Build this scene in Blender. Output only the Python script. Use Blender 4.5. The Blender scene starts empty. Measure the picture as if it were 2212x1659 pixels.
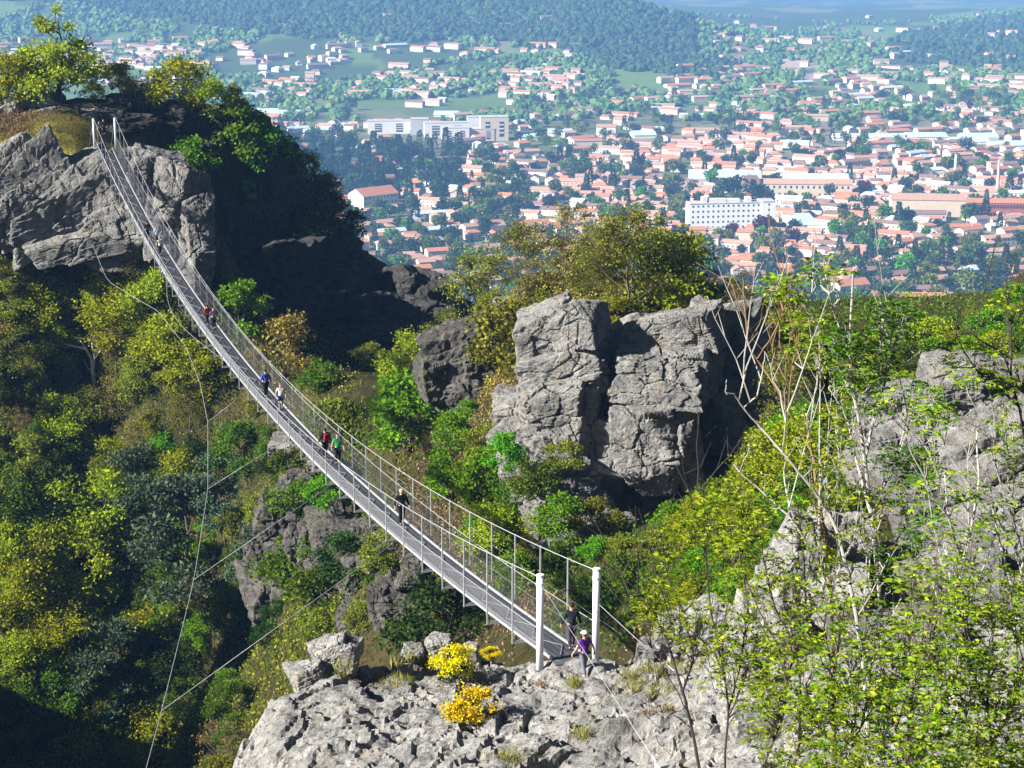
import bpy, bmesh, math, random
import numpy as np
from mathutils import Vector, Matrix
rng = np.random.default_rng(11)
random.seed(5)
scene = bpy.context.scene
COL = scene.collection
PI = math.pi

# ------------------------------------------------------------------ camera model
PITCH = math.radians(14.4); F = 4350.0; CX, CY, CZ = 1106.0, 829.5, 26.0
cP, sP = math.cos(PITCH), math.sin(PITCH)
def ray(u, v):
    x = (np.asarray(u, float)-CX)/F; y = (np.asarray(v, float)-CY)/F
    return np.stack([x, cP-y*sP, -sP-y*cP], -1)
def at(u, v, Y):                      # point seen at photo position (u, v), at forward distance Y
    d = ray(u, v); k = np.asarray(Y, float)/d[..., 1]
    return d*k[..., None]+np.array([0, 0, CZ])
def proj(p):
    p = np.asarray(p, float); x = p[..., 0]; y = p[..., 1]; z = p[..., 2]-CZ
    dep = y*cP-z*sP; dn = -y*sP-z*cP
    return CX+F*x/dep, CY+F*dn/dep
def ppm(Y): return F/(Y*1.03)         # photo units per metre

# ------------------------------------------------------------------ numpy noise
def _h(ix, iy, iz, s):
    n = (ix.astype(np.int64)*374761393+iy.astype(np.int64)*668265263+iz.astype(np.int64)*2147483647+s*144665) & 0xffffffff
    n = ((n ^ (n >> 13))*1274126177) & 0xffffffff
    n = ((n ^ (n >> 16))*2246822519) & 0xffffffff
    return ((n ^ (n >> 15)) & 0xffffff)/float(0xffffff)
def vnoise(p, s=0):
    p = np.asarray(p, float); i = np.floor(p).astype(np.int64); f = p-i; f = f*f*(3-2*f)
    r = 0
    for a in (0, 1):
        for b in (0, 1):
            for c in (0, 1):
                w = (f[:, 0] if a else 1-f[:, 0])*(f[:, 1] if b else 1-f[:, 1])*(f[:, 2] if c else 1-f[:, 2])
                r = r+w*_h(i[:, 0]+a, i[:, 1]+b, i[:, 2]+c, s)
    return r
def fbm(p, o=4, s=0, g=.5):
    p = np.asarray(p, float); r = 0; a = 1; t = 0
    for k in range(o):
        r = r+a*(vnoise(p, s+k*17)*2-1); t += a; a *= g; p = p*2.03+7.1
    return r/t
def worley(p, s=0):
    p = np.asarray(p, float); i = np.floor(p).astype(np.int64); n = len(p)
    f1 = np.full(n, 9.); f2 = np.full(n, 9.); cid = np.zeros(n)
    for a in (-1, 0, 1):
        for b in (-1, 0, 1):
            for c in (-1, 0, 1):
                x, y, z = i[:, 0]+a, i[:, 1]+b, i[:, 2]+c
                q = np.stack([x+_h(x, y, z, s), y+_h(x, y, z, s+1), z+_h(x, y, z, s+2)], 1)
                d = np.sqrt(((p-q)**2).sum(1)); m = d < f1
                f2 = np.where(m, f1, np.minimum(f2, d)); cid = np.where(m, _h(x, y, z, s+5), cid); f1 = np.where(m, d, f1)
    return f1, f2, cid
def sstep(a, b, x):
    t = np.clip((x-a)/(b-a), 0, 1); return t*t*(3-2*t)

# ------------------------------------------------------------------ mesh accumulation
class MB:
    def __init__(s): s.v = []; s.f = []; s.n = 0
    def add(s, v, f, m=0):
        v = np.asarray(v, float).reshape(-1, 3); f = np.asarray(f, np.int64)
        s.v.append(v); s.f.append((f+s.n, m)); s.n += len(v); return s
    def box(s, c, d, rz=0., m=0):
        x, y, z = np.array(d)/2
        v = np.array([[-x, -y, -z], [x, -y, -z], [x, y, -z], [-x, y, -z], [-x, -y, z], [x, -y, z], [x, y, z], [-x, y, z]])
        c_, s_ = math.cos(rz), math.sin(rz); v = v@np.array([[c_, s_, 0], [-s_, c_, 0], [0, 0, 1]])+np.array(c)
        return s.add(v, [[0, 3, 2, 1], [4, 5, 6, 7], [0, 1, 5, 4], [1, 2, 6, 5], [2, 3, 7, 6], [3, 0, 4, 7]], m)
    def bar(s, a, b, w, h, m=0, up=(0, 0, 1)):     # box beam from a to b
        a = np.array(a, float); b = np.array(b, float); t = (b-a)/np.linalg.norm(b-a)
        r = np.cross(t, up); r /= np.linalg.norm(r)+1e-9; n = np.cross(r, t)
        v = [p+r*i*w/2+n*j*h/2 for p in (a, b) for i, j in ((-1, -1), (1, -1), (1, 1), (-1, 1))]
        return s.add(v, [[0, 1, 2, 3], [7, 6, 5, 4], [0, 4, 5, 1], [1, 5, 6, 2], [2, 6, 7, 3], [3, 7, 4, 0]], m)
    def tube(s, P, rad, n=6, m=0, cap=True):
        P = np.asarray(P, float); k = len(P); rad = np.broadcast_to(rad, (k,))
        T = np.gradient(P, axis=0); T /= np.linalg.norm(T, axis=1)[:, None]+1e-9
        ref = np.array([0, 0, 1.]) if abs(T[0, 2]) < .9 else np.array([1., 0, 0])
        N = np.cross(T, ref); N /= np.linalg.norm(N, axis=1)[:, None]+1e-9; B = np.cross(T, N)
        a = np.arange(n)*2*PI/n
        V = P[:, None]+rad[:, None, None]*(np.cos(a)[None, :, None]*N[:, None]+np.sin(a)[None, :, None]*B[:, None])
        i = np.arange(k-1)[:, None]*n; j = np.arange(n)[None]; j2 = (j+1) % n
        Q = np.stack([i+j, i+j2, i+n+j2, i+n+j], -1).reshape(-1, 4)
        base = s.n; s.add(V.reshape(-1, 3), Q, m)
        if cap and n > 3:
            s.f.append((np.array([list(range(n-1, -1, -1))])+base, m)); s.f.append((np.array([list(range((k-1)*n, k*n))])+base, m))
        return s
    def sticks(s, A, B, ra, rb, n=4, m=0):         # many straight tapered prisms at once
        A = np.asarray(A, float); B = np.asarray(B, float); k = len(A)
        if k == 0: return s
        ra = np.broadcast_to(ra, (k,)); rb = np.broadcast_to(rb, (k,))
        T = B-A; T = T/(np.linalg.norm(T, axis=1)[:, None]+1e-9)
        ref = np.where(np.abs(T[:, 2:3]) < .9, np.array([[0, 0, 1.]]), np.array([[1., 0, 0]]))
        N = np.cross(T, ref); N /= np.linalg.norm(N, axis=1)[:, None]+1e-9; Bn = np.cross(T, N)
        a = np.arange(n)*2*PI/n
        ring = np.cos(a)[None, :, None]*N[:, None]+np.sin(a)[None, :, None]*Bn[:, None]
        V = np.stack([A[:, None]+ra[:, None, None]*ring, B[:, None]+rb[:, None, None]*ring], 1).reshape(-1, 3)
        i = np.arange(k)[:, None]*2*n; j = np.arange(n)[None]; j2 = (j+1) % n
        return s.add(V, np.stack([i+j, i+j2, i+n+j2, i+n+j], -1).reshape(-1, 4), m)
    def leaves(s, C, D, L, W, m=0, r=None):        # leaf-shaped quads: base C, direction D
        r = r or rng; k = len(C)
        if k == 0: return s
        D = D/(np.linalg.norm(D, axis=1)[:, None]+1e-9)
        S = np.cross(D, r.normal(size=(k, 3))); S /= np.linalg.norm(S, axis=1)[:, None]+1e-9
        L = np.broadcast_to(L, (k,))[:, None]; W = np.broadcast_to(W, (k,))[:, None]
        V = np.stack([C, C+D*L*.45+S*W*.5, C+D*L, C+D*L*.45-S*W*.5], 1).reshape(-1, 3)
        return s.add(V, np.arange(4*k).reshape(k, 4), m)
    def merge(s, o):
        b = s.n
        s.v += o.v; s.f += [(f+b, m) for f, m in o.f]; s.n += o.n; return s
    def mesh(s, name, mats, smooth=False):
        me = bpy.data.meshes.new(name); V = np.concatenate(s.v) if s.v else np.zeros((0, 3))
        F_ = [f for f, m in s.f if len(f)]
        me.vertices.add(len(V)); me.vertices.foreach_set('co', V.astype(np.float32).ravel())
        tot = np.concatenate([np.full(len(f), f.shape[1]) for f in F_]); lv = np.concatenate([f.ravel() for f in F_])
        st = np.concatenate([[0], np.cumsum(tot)[:-1]])
        me.loops.add(len(lv)); me.loops.foreach_set('vertex_index', lv.astype(np.int32))
        me.polygons.add(len(tot)); me.polygons.foreach_set('loop_start', st.astype(np.int32))
        me.polygons.foreach_set('material_index', np.concatenate([np.full(len(f), m) for f, m in s.f if len(f)]).astype(np.int32))
        me.polygons.foreach_set('use_smooth', np.full(len(tot), bool(smooth)))
        for mt in (mats if isinstance(mats, (list, tuple)) else [mats]): me.materials.append(mt)
        me.update(calc_edges=True); return me
    def obj(s, name, mats, parent=None, smooth=False):
        return link(name, s.mesh(name, mats, smooth), parent)
def link(name, me, parent=None):
    o = bpy.data.objects.new(name, me); COL.objects.link(o)
    if parent is not None: o.parent = parent
    return o
def tag(o, label=None, cat=None, group=None, kind=None):
    if label: o['label'] = label
    if cat: o['category'] = cat
    if group: o['group'] = group
    if kind: o['kind'] = kind
    return o
def thing(name, label, cat, loc=(0, 0, 0), rz=0., group=None, sc=1.):
    o = bpy.data.objects.new(name, None); COL.objects.link(o); o.empty_display_size = .2
    o.location = tuple(float(x) for x in loc); o.rotation_euler = (0, 0, rz); o.scale = (sc, sc, sc) if np.isscalar(sc) else sc
    return tag(o, label, cat, group)
KIDS = {}
def kid(name, me, parent):
    o = link(name, me, parent); KIDS.setdefault(parent.name, []).append(o); return o
def copy_tree(o, parent=None):
    c = o.copy(); COL.objects.link(c)
    if parent is not None: c.parent = parent
    for ch in KIDS.get(o.name, []):
        d = copy_tree(ch, c); KIDS.setdefault(c.name, []).append(d)
    return c
# things that wait for a label that singles them out: (object, look, u, v, zone)
PENDING = []
def pend(o, look, zone, p=None):
    u, v = proj(p if p is not None else np.array(o.location)); PENDING.append((o, look, float(u), float(v), zone))

# ------------------------------------------------------------------ materials
def newmat(name):
    m = bpy.data.materials.new(name); m.use_nodes = True; nt = m.node_tree; nt.nodes.clear()
    out = nt.nodes.new('ShaderNodeOutputMaterial'); return m, nt, out
def N(nt, t, ins=None, **kw):
    n = nt.nodes.new(t)
    for k, v in kw.items(): setattr(n, k, v)
    for k, v in (ins or {}).items():
        if isinstance(v, bpy.types.NodeSocket): nt.links.new(v, n.inputs[k])
        else: n.inputs[k].default_value = v
    return n
def rgba(c): return (c[0], c[1], c[2], 1)
def ramp(nt, fac, stops, interp='LINEAR'):
    n = nt.nodes.new('ShaderNodeValToRGB'); n.color_ramp.interpolation = interp; e = n.color_ramp.elements
    while len(e) < len(stops): e.new(.5)
    for i, (p, c) in enumerate(stops):
        e[i].position = p; e[i].color = rgba(c) if not np.isscalar(c) else (c, c, c, 1)
    nt.links.new(fac, n.inputs[0]); return n.outputs[0]
def mix(nt, f, a, b, mode='MIX'):
    n = nt.nodes.new('ShaderNodeMix'); n.data_type = 'RGBA'; n.blend_type = mode
    for k, v in ((0, f), (6, a), (7, b)):
        if isinstance(v, bpy.types.NodeSocket): nt.links.new(v, n.inputs[k])
        elif k == 0: n.inputs[0].default_value = v
        else: n.inputs[k].default_value = rgba(v)
    return n.outputs[2]
def noise(nt, vec, sc, det=4, rough=.6, dist=0.):
    return N(nt, 'ShaderNodeTexNoise', {'Vector': vec, 'Scale': sc, 'Detail': det, 'Roughness': rough, 'Distortion': dist}).outputs[0]
def principled(nt, out, col, rough=.8, spec=.2, normal=None, metal=0.):
    p = N(nt, 'ShaderNodeBsdfPrincipled', {'Roughness': rough, 'Specular IOR Level': spec, 'Metallic': metal})
    if isinstance(col, bpy.types.NodeSocket): nt.links.new(col, p.inputs['Base Color'])
    else: p.inputs['Base Color'].default_value = rgba(col)
    if normal is not None: nt.links.new(normal, p.inputs['Normal'])
    nt.links.new(p.outputs[0], out.inputs[0]); return p
def plain(name, c, rough=.7, spec=.3, metal=0., var=.12, sc=3.):
    m, nt, out = newmat(name); tc = N(nt, 'ShaderNodeTexCoord').outputs['Object']
    n = noise(nt, tc, sc, 3)
    cc = mix(nt, n, tuple(x*(1-var) for x in c), tuple(min(1, x*(1+var)) for x in c))
    principled(nt, out, cc, rough, spec, metal=metal); return m
def rock_mat(name, lo, hi, scale=1., warm=.5, dark=.5, moss=0.):
    m, nt, out = newmat(name); tc = N(nt, 'ShaderNodeTexCoord').outputs['Object']
    big = noise(nt, tc, .35*scale, 3, .55); mid = noise(nt, tc, 1.6*scale, 6, .68, .4); fine = noise(nt, tc, 4.2*scale, 6, .75)
    c = ramp(nt, mid, [(.3, lo), (.62, hi)])
    wm = ramp(nt, noise(nt, tc, .9*scale, 4, .6), [(.56, 0.), (.72, warm)])
    c = mix(nt, wm, c, (hi[0]*1.0, hi[1]*.78, hi[2]*.52))
    sp = ramp(nt, fine, [(.38, dark), (.46, 0.)])
    c = mix(nt, sp, c, (.07, .065, .06))
    st = ramp(nt, big, [(.5, 0.), (.68, .55)])
    c = mix(nt, st, c, tuple(x*.72 for x in lo))
    if moss:
        g = ramp(nt, noise(nt, tc, .8*scale, 5, .65), [(.57, 0.), (.66, moss)]); c = mix(nt, g, c, (.13, .13, .035))
    vo = N(nt, 'ShaderNodeTexVoronoi', {'Vector': N(nt, 'ShaderNodeVectorMath', {0: tc, 1: N(nt, 'ShaderNodeTexNoise', {'Vector': tc, 'Scale': 1.1*scale}).outputs[1]}, operation='ADD').outputs[0], 'Scale': .9*scale}, feature='DISTANCE_TO_EDGE').outputs[0]
    cr = ramp(nt, vo, [(0., 0.), (.05, 1.)])
    b1 = N(nt, 'ShaderNodeBump', {'Strength': .45, 'Distance': .16/scale, 'Height': cr})
    b2 = N(nt, 'ShaderNodeBump', {'Strength': 1., 'Distance': .5/scale, 'Height': mid, 'Normal': b1.outputs[0]})
    b3 = N(nt, 'ShaderNodeBump', {'Strength': .9, 'Distance': .14/scale, 'Height': fine, 'Normal': b2.outputs[0]})
    principled(nt, out, c, .92, .12, b3.outputs[0]); return m
def leaf_mat(name, stops, trans=.45, var=.22):
    m, nt, out = newmat(name)
    g = N(nt, 'ShaderNodeNewGeometry'); oi = N(nt, 'ShaderNodeObjectInfo')
    c = ramp(nt, g.outputs['Random Per Island'], stops)
    v = N(nt, 'ShaderNodeMapRange', {0: oi.outputs['Random'], 3: 1-var, 4: 1+var*.7}).outputs[0]
    h = N(nt, 'ShaderNodeMapRange', {0: oi.outputs['Random'], 3: .49, 4: .532}).outputs[0]
    hs = N(nt, 'ShaderNodeHueSaturation', {'Hue': h, 'Value': v, 'Color': c}).outputs[0]
    d = N(nt, 'ShaderNodeBsdfDiffuse', {'Color': hs}); t = N(nt, 'ShaderNodeBsdfTranslucent', {'Color': hs})
    mx = N(nt, 'ShaderNodeMixShader', {0: trans, 1: d.outputs[0], 2: t.outputs[0]})
    nt.links.new(mx.outputs[0], out.inputs[0]); return m
def island_mat(name, stops, rough=.8, interp='CONSTANT'):
    m, nt, out = newmat(name); g = N(nt, 'ShaderNodeNewGeometry')
    principled(nt, out, ramp(nt, g.outputs['Random Per Island'], stops, interp), rough, .2); return m

M = {}
M['rock_near'] = rock_mat('pale gneiss', (.165, .163, .158), (.385, .372, .35), 1.5, .45, .9, .22)
M['rock_mid'] = rock_mat('grey gneiss', (.145, .142, .136), (.32, .308, .29), .9, .45, .6, .15)
M['rock_far'] = rock_mat('weathered gneiss', (.12, .117, .112), (.29, .28, .26), .6, .4, .6, .25)
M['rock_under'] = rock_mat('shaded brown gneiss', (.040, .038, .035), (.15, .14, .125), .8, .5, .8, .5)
M['rock_shade'] = rock_mat('shade-darkened gneiss', (.025, .024, .023), (.075, .072, .068), .7, .3, .7, .2)  # gneiss darkened so the cliff's shade is part of its colour
G_Y = [(0, (.060, .072, .010)), (.4, (.115, .125, .012)), (.75, (.17, .17, .015)), (1, (.24, .21, .03))]
M['lf_yellow'] = leaf_mat('yellow green spring leaves', [(0, (.10, .13, .008)), (.35, (.22, .26, .010)), (.7, (.36, .38, .014)), (1, (.50, .48, .03))])
M['lf_bright'] = leaf_mat('bright green leaves', [(0, (0.058, 0.141, 0.008)), (.5, (0.128, 0.282, 0.013)), (1, (0.256, 0.422, 0.019))])
M['lf_olive'] = leaf_mat('olive spring leaves', [(0, (0.070, 0.084, 0.010)), (.5, (0.192, 0.207, 0.018)), (1, (0.346, 0.333, 0.038))])
M['lf_green'] = leaf_mat('mid green leaves', [(0, (0.036, 0.072, 0.008)), (.5, (0.096, 0.160, 0.013)), (1, (0.192, 0.243, 0.023))])
M['lf_dark'] = leaf_mat('dark green leaves', [(0, (.010, .024, .006)), (.6, (.028, .055, .010)), (1, (.065, .10, .018))], .2)
M['lf_pine'] = leaf_mat('blue green needles', [(0, (0.023, 0.046, 0.023)), (.6, (0.064, 0.096, 0.054)), (1, (0.128, 0.160, 0.090))], .2)
M['lf_brown'] = leaf_mat('brown buds', [(0, (0.115, 0.077, 0.023)), (.5, (0.256, 0.192, 0.038)), (1, (0.384, 0.320, 0.064))], .3)
M['lf_purple'] = leaf_mat('purple leaves', [(0, (.03, .008, .012)), (1, (.10, .02, .03))], .2)
M['lf_ash'] = leaf_mat('fresh ash leaflets', [(0, (.06, .13, .006)), (.4, (.17, .25, .010)), (.8, (.30, .34, .015)), (1, (.42, .42, .04))], .4, .15)
M['lf_ash_deep'] = leaf_mat('deep green ash leaflets', [(0, (.03, .09, .008)), (.5, (.08, .18, .012)), (1, (.19, .30, .02))], .4, .15)
M['lf_gorse'] = leaf_mat('gorse flowers', [(0, (.36, .25, .004)), (.35, (.64, .46, .006)), (1, (.82, .66, .01))], .25, .1)
M['bark'] = plain('brown bark', (.10, .08, .06), .9, .1, var=.4)
M['bark_grey'] = plain('pale grey bark', (.34, .32, .29), .9, .1, var=.3, sc=6.)
M['bark_dark'] = plain('dark bark', (.05, .043, .036), .9, .1, var=.4)
M['bark_dead'] = plain('bleached dead wood', (.55, .52, .47), .9, .1, var=.2)
M['bark_lichen'] = plain('lichened brown bark', (.20, .13, .065), .9, .1, var=.5, sc=4.)
M['steel'] = plain('galvanised steel', (.26, .265, .285), .45, .5, .35, .1)
M['steel_pale'] = plain('dull galvanised steel', (.40, .405, .43), .5, .4, .2, .12, 2.)
M['steel_white'] = plain('white painted steel', (.60, .61, .65), .45, .4, 0, .2, 1.5)
M['cable'] = plain('steel cable', (.34, .345, .36), .5, .5, .2, .1)
M['grating'] = plain('steel grating', (.085, .087, .098), .6, .3, .2, .15)
M['wire'] = plain('net wire', (.30, .305, .32), .5, .4, .2, .1)
M['grass'] = leaf_mat('dry grass blades', [(0, (.12, .11, .02)), (.6, (.24, .21, .05)), (1, (.36, .30, .11))], .3)
M['bracken'] = leaf_mat('dry bracken', [(0, (.10, .05, .025)), (.6, (.20, .12, .07)), (1, (.30, .21, .14))], .2)
# ------------------------------------------------------------------ terrain heights
_near = [ # (u, v, Y) points of visible ground
 (-150,1659,173),(-300,1000,192),(-300,650,196),(0,1659,168),(200,1659,169),(420,1659,168),(0,1400,172),(300,1400,174),(480,1420,168),(0,1200,176),(300,1200,178),(560,1230,160),
 (0,1000,180),(300,1000,181),(540,1000,172),(0,800,184),(300,800,185),(450,800,182),(0,650,187),(250,650,188),(-150,1000,186),(-150,650,192),
 (0,560,190),(200,560,190),(100,310,197),(250,322,192.5),(50,295,199),(210,326,190.6),(300,330,191.5),(100,215,207),(300,222,208),(0,215,207),(450,250,211),(540,300,213),
 (300,420,189),(400,430,188),(430,560,186),(480,380,207),(490,600,205),(530,700,200),(600,420,212),(620,600,208),(690,500,214),(700,620,208),(760,545,216),
 (640,790,193),(800,700,210),(760,820,190),(880,720,208),(960,745,200),(800,620,216),(860,810,178),(620,930,162),(1020,690,214),(900,880,152),(820,770,193),(900,790,188),(860,850,168),(960,800,172),
 (650,1000,148),(700,1150,134),(800,1250,122),(850,1330,118),(640,1230,146),(950,1340,112),(1050,1300,110),
 (1000,900,135),(900,960,138),(880,900,146),(1200,1000,119),(1130,900,124),(1300,1200,102),(1100,1100,116),(1000,1180,118),
 (1100,640,142),(1060,720,141),(900,610,222),(810,570,224),(1000,640,218),(1080,690,150),(1400,660,138),(1600,660,148),(1300,680,132),(1650,900,116),(1650,760,128),(1400,1000,125),(1400,1150,117),(1550,1000,126),(1550,1150,113),(1300,1050,122),(1640,1020,118),(1450,880,130),(1250,860,130),
 (1720,760,185),(1800,770,190),(1900,775,195),(1980,750,205),(2100,660,220),(2212,588,235),(2350,500,250),(2212,760,160),(2000,860,120),(1800,900,115),(1720,960,105),
 (1600,1345,70),(1750,1200,74),(1700,1450,58),(1850,1500,52),(2000,1659,42),(2212,1659,40),(1500,1659,48),(1900,1250,70),(2050,1100,78),(2212,1150,74),(2212,1350,60),(2100,850,88),(2400,1000,80),
]
_w = [  # world points: hidden ground, the gorge floor, the spur the camera stands on
 (0,-20,24),(0,0,24),(-15,2,22),(15,2,24),(0,10,17.5),(-12,14,13),(14,16,15),(0,28,9),(14,28,10),(-14,34,-2),(0,42,4.0),(8,44,3.5),
 (-12,52,-9),(-14,62,-16),(-8,72,-16),(0,72,-9),(4,74,-8),(10,72,-4.5),(-14,85,-27),(-4,88,-19),(-22,105,-36),(-30,125,-44),(-45,140,-54),(-50,118,-48),(-35,70,-32),(-45,60,-38),(-75,60,0),(-75,80,4),(-75,100,6),(-75,122,6),(-80,136,3),(-76,147,-20),(-74,158,-28),(-110,110,10),(-110,70,8),(-30,40,-20),  # includes an unseen left spur, raised to cast shade into the gorge
 (-90,150,-50),(-80,190,-30),(-70,205,-8),(-60,230,-18),(-40,240,-28),(-20,240,-38),(0,235,-45),(25,220,-44),(-100,230,-25),
 (20,260,-62),(0,300,-95),(-40,300,-85),(40,300,-70),(-90,300,-85),(0,180,-21),(20,165,-14),(35,180,-18),(60,150,4),(60,90,12),(40,60,14),(90,200,-8),(30,40,9),(60,330,-60),(100,330,-45),(110,280,-25)]
_pts = np.concatenate([at(*[np.array([a[i] for a in _near], float) for i in (0, 1, 2)]), np.array(_w, float)])
class RBF:
    def __init__(s, P, c, lam=0.):
        s.x = P[:, :2]; s.c = c; n = len(P); s.m = P[:, 2].mean()
        d = np.sqrt(((s.x[:, None]-s.x[None])**2).sum(-1)+c*c)
        A = np.zeros((n+3, n+3)); A[:n, :n] = -d+lam*np.eye(n); A[:n, n] = 1; A[n, :n] = 1; A[:n, n+1:] = s.x/100; A[n+1:, :n] = s.x.T/100
        s.w = np.linalg.solve(A, np.concatenate([P[:, 2], [0, 0, 0]]))
    def __call__(s, x, y):
        x = np.asarray(x, float); sh = x.shape; q = np.stack([x.ravel(), np.asarray(y, float).ravel()], 1); out = np.empty(len(q))
        for i in range(0, len(q), 40000):
            p = q[i:i+40000]; d = np.sqrt(((p[:, None]-s.x[None])**2).sum(-1)+s.c**2)
            out[i:i+40000] = -d@s.w[:-3]+s.w[-3]+(p/100)@s.w[-2:]
        return out.reshape(sh)
h_near = RBF(_pts, 2.5, .02)
ZT = -294.
_far = [(u, v, (26-ZT)/math.tan(PITCH+math.atan((v-CY)/F))) for u in (-600, 0, 560, 1106, 1650, 2212, 2800) for v in (620, 480, 360, 265)]
_far += [(u, v, Y) for u, v, Y in [
 (-600,190,3050),(0,190,3050),(560,195,3000),(1106,200,2980),(1480,200,2980),(1700,205,2950),(2212,205,2950),(2800,205,2950),
 (-600,110,3420),(0,110,3450),(400,110,3450),(800,120,3380),(1200,125,3320),(1480,150,3150),
 (-600,30,4050),(0,40,3950),(400,30,3950),(800,20,3850),(1200,20,3750),(1330,0,3800),(600,-30,4250),(0,-50,4700),(1100,-40,4150),
 (1600,150,3450),(1900,140,3450),(2212,140,3400),(2800,130,3400),(1620,95,4200),(1900,90,4150),(2212,80,4100),(2800,70,4100),(1650,45,5200),(1900,50,5000),(2212,30,5000),(2000,12,7000),(1500,14,7000),(2212,8,7000),(2800,20,5300),(1700,-10,9500)]]
_fp = at(*[np.array([a[i] for a in _far], float) for i in (0, 1, 2)])
_fp = np.concatenate([_fp, np.array([(x, Y, z) for x in (-900, -300, 300, 900) for Y, z in ((500, -150), (900, -262), (1250, -292))]+[(x, 12000, -420) for x in (-5000, 0, 5000)]+[(x, 8500, -400) for x in (-5000, -1500)], float)])
h_far = RBF(_fp, 60., 1.)
def height(x, y, detail=True):
    x = np.asarray(x, float); y = np.asarray(y, float)
    w = sstep(270, 470, y); z = np.zeros(x.shape)
    a = w < 1
    if a.any():
        hn = h_near(x[a], np.minimum(y[a], 345)); hn = np.maximum(hn, -120)
        z[a] = hn*(1-w[a])
    b = w > 0
    if b.any(): z[b] += h_far(x[b], y[b])*w[b]
    z = z-2.6*sstep(-14, -8, x)*sstep(34, 40, y)*(1-sstep(70, 76, y))*(1-sstep(24, 30, x))
    if detail:
        p = np.stack([x.ravel(), y.ravel(), 0*x.ravel()], 1)
        nr = fbm(p*.11, 4, 3)*.8+fbm(p*.6, 2, 9)*.22
        z = z+(nr*(1-sstep(300, 500, y.ravel()))*sstep(20, 60, y.ravel())).reshape(x.shape)
        db = np.hypot(x+38.6, y-190.9); z = np.where((y < 300) & (db < 20), np.minimum(z, -.22+np.maximum(0, db-4.)*.35), z)
        hl = (fbm(p*.0035, 4, 21)*16+fbm(p*.015, 2, 23)*3)*sstep(2900, 3600, y.ravel())
        z = z+hl.reshape(x.shape)
    return z
# fast look-up of the same surface on rasters
_rx, _ry = np.arange(-260, 261, 1.), np.arange(30, 521, 1.)
_RA = height(*np.meshgrid(_rx, _ry))
_ft, _fy = np.linspace(-.6, .6, 420), np.geomspace(500, 12800, 420)
_RB = height(_ft[None]*_fy[:, None], _fy[:, None]+0*_ft[None])
def _bil(T, i, j):
    i = np.clip(i, 0, T.shape[0]-1.001); j = np.clip(j, 0, T.shape[1]-1.001); a = i.astype(int); b = j.astype(int); f = i-a; g = j-b
    return (T[a, b]*(1-f)+T[a+1, b]*f)*(1-g)+(T[a, b+1]*(1-f)+T[a+1, b+1]*f)*g
height_exact = height
def height(x, y):
    x, y = np.broadcast_arrays(np.asarray(x, float), np.asarray(y, float))
    n = _bil(_RA, y-30, x+260); f = _bil(_RB, np.log(np.maximum(y, 500)/500)/math.log(12800/500)*419, (x/np.maximum(y, 1)+.6)/1.2*419)
    return np.where(y < 515, n, f)
def hit(u, v, y0=60., y1=330., n=280):          # where the photo ray meets the near ground
    Ys = np.linspace(y0, y1, n); p = at(np.full(n, float(u)), np.full(n, float(v)), Ys)
    d = p[:, 2]-height(p[:, 0], p[:, 1])
    k = np.argmax(d < 0)
    return p[k] if d[k] < 0 else None
def hits(us, vs, y0=60., y1=330., n=240):
    us = np.asarray(us, float); vs = np.asarray(vs, float); Ys = np.linspace(y0, y1, n)
    P = at(us[:, None]+0*Ys, vs[:, None]+0*Ys, 0*us[:, None]+Ys); d = P[..., 2]-height(P[..., 0], P[..., 1])
    k = np.argmax(d < 0, 1); ok = d[np.arange(len(us)), k] < 0
    return P[np.arange(len(us)), k], ok
def hit_far(us, vs):
    us = np.asarray(us, float); vs = np.asarray(vs, float); Ys = np.concatenate([np.linspace(1300, 3000, 70), np.geomspace(3020, 9000, 110)])
    P = at(us[:, None]+0*Ys, vs[:, None]+0*Ys, 0*us[:, None]+Ys); d = P[..., 2]-height(P[..., 0], P[..., 1])
    k = np.argmax(d < 0, 1); i = np.arange(len(us)); ok = (d[i, k] < 0) & (k > 0); k0 = np.maximum(k-1, 0)
    t = d[i, k0]/(d[i, k0]-d[i, k]+1e-9); Y = Ys[k0]+(Ys[k]-Ys[k0])*t
    Q = at(us, vs, Y); Q[:, 2] = height(Q[:, 0], Q[:, 1]); return Q, ok

# ground sheet
rows = np.concatenate([np.linspace(-16, 40, 29)[:-1], np.linspace(40, 90, 60)[:-1], np.linspace(90, 225, 270)[:-1], np.linspace(225, 480, 120)[:-1], np.geomspace(480, 13000, 210)])
cs = np.linspace(-1, 1, 420)
gx = cs[None]*(46+.42*np.maximum(rows, 0)[:, None]); gy = rows[:, None]+0*gx
gz = height_exact(gx, gy)
nr_, nc_ = gx.shape
idx = np.arange(nr_*nc_).reshape(nr_, nc_)
quads = np.stack([idx[:-1, :-1], idx[:-1, 1:], idx[1:, 1:], idx[1:, :-1]], -1).reshape(-1, 4)
GV = np.stack([gx.ravel(), gy.ravel(), gz.ravel()], 1)
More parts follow.
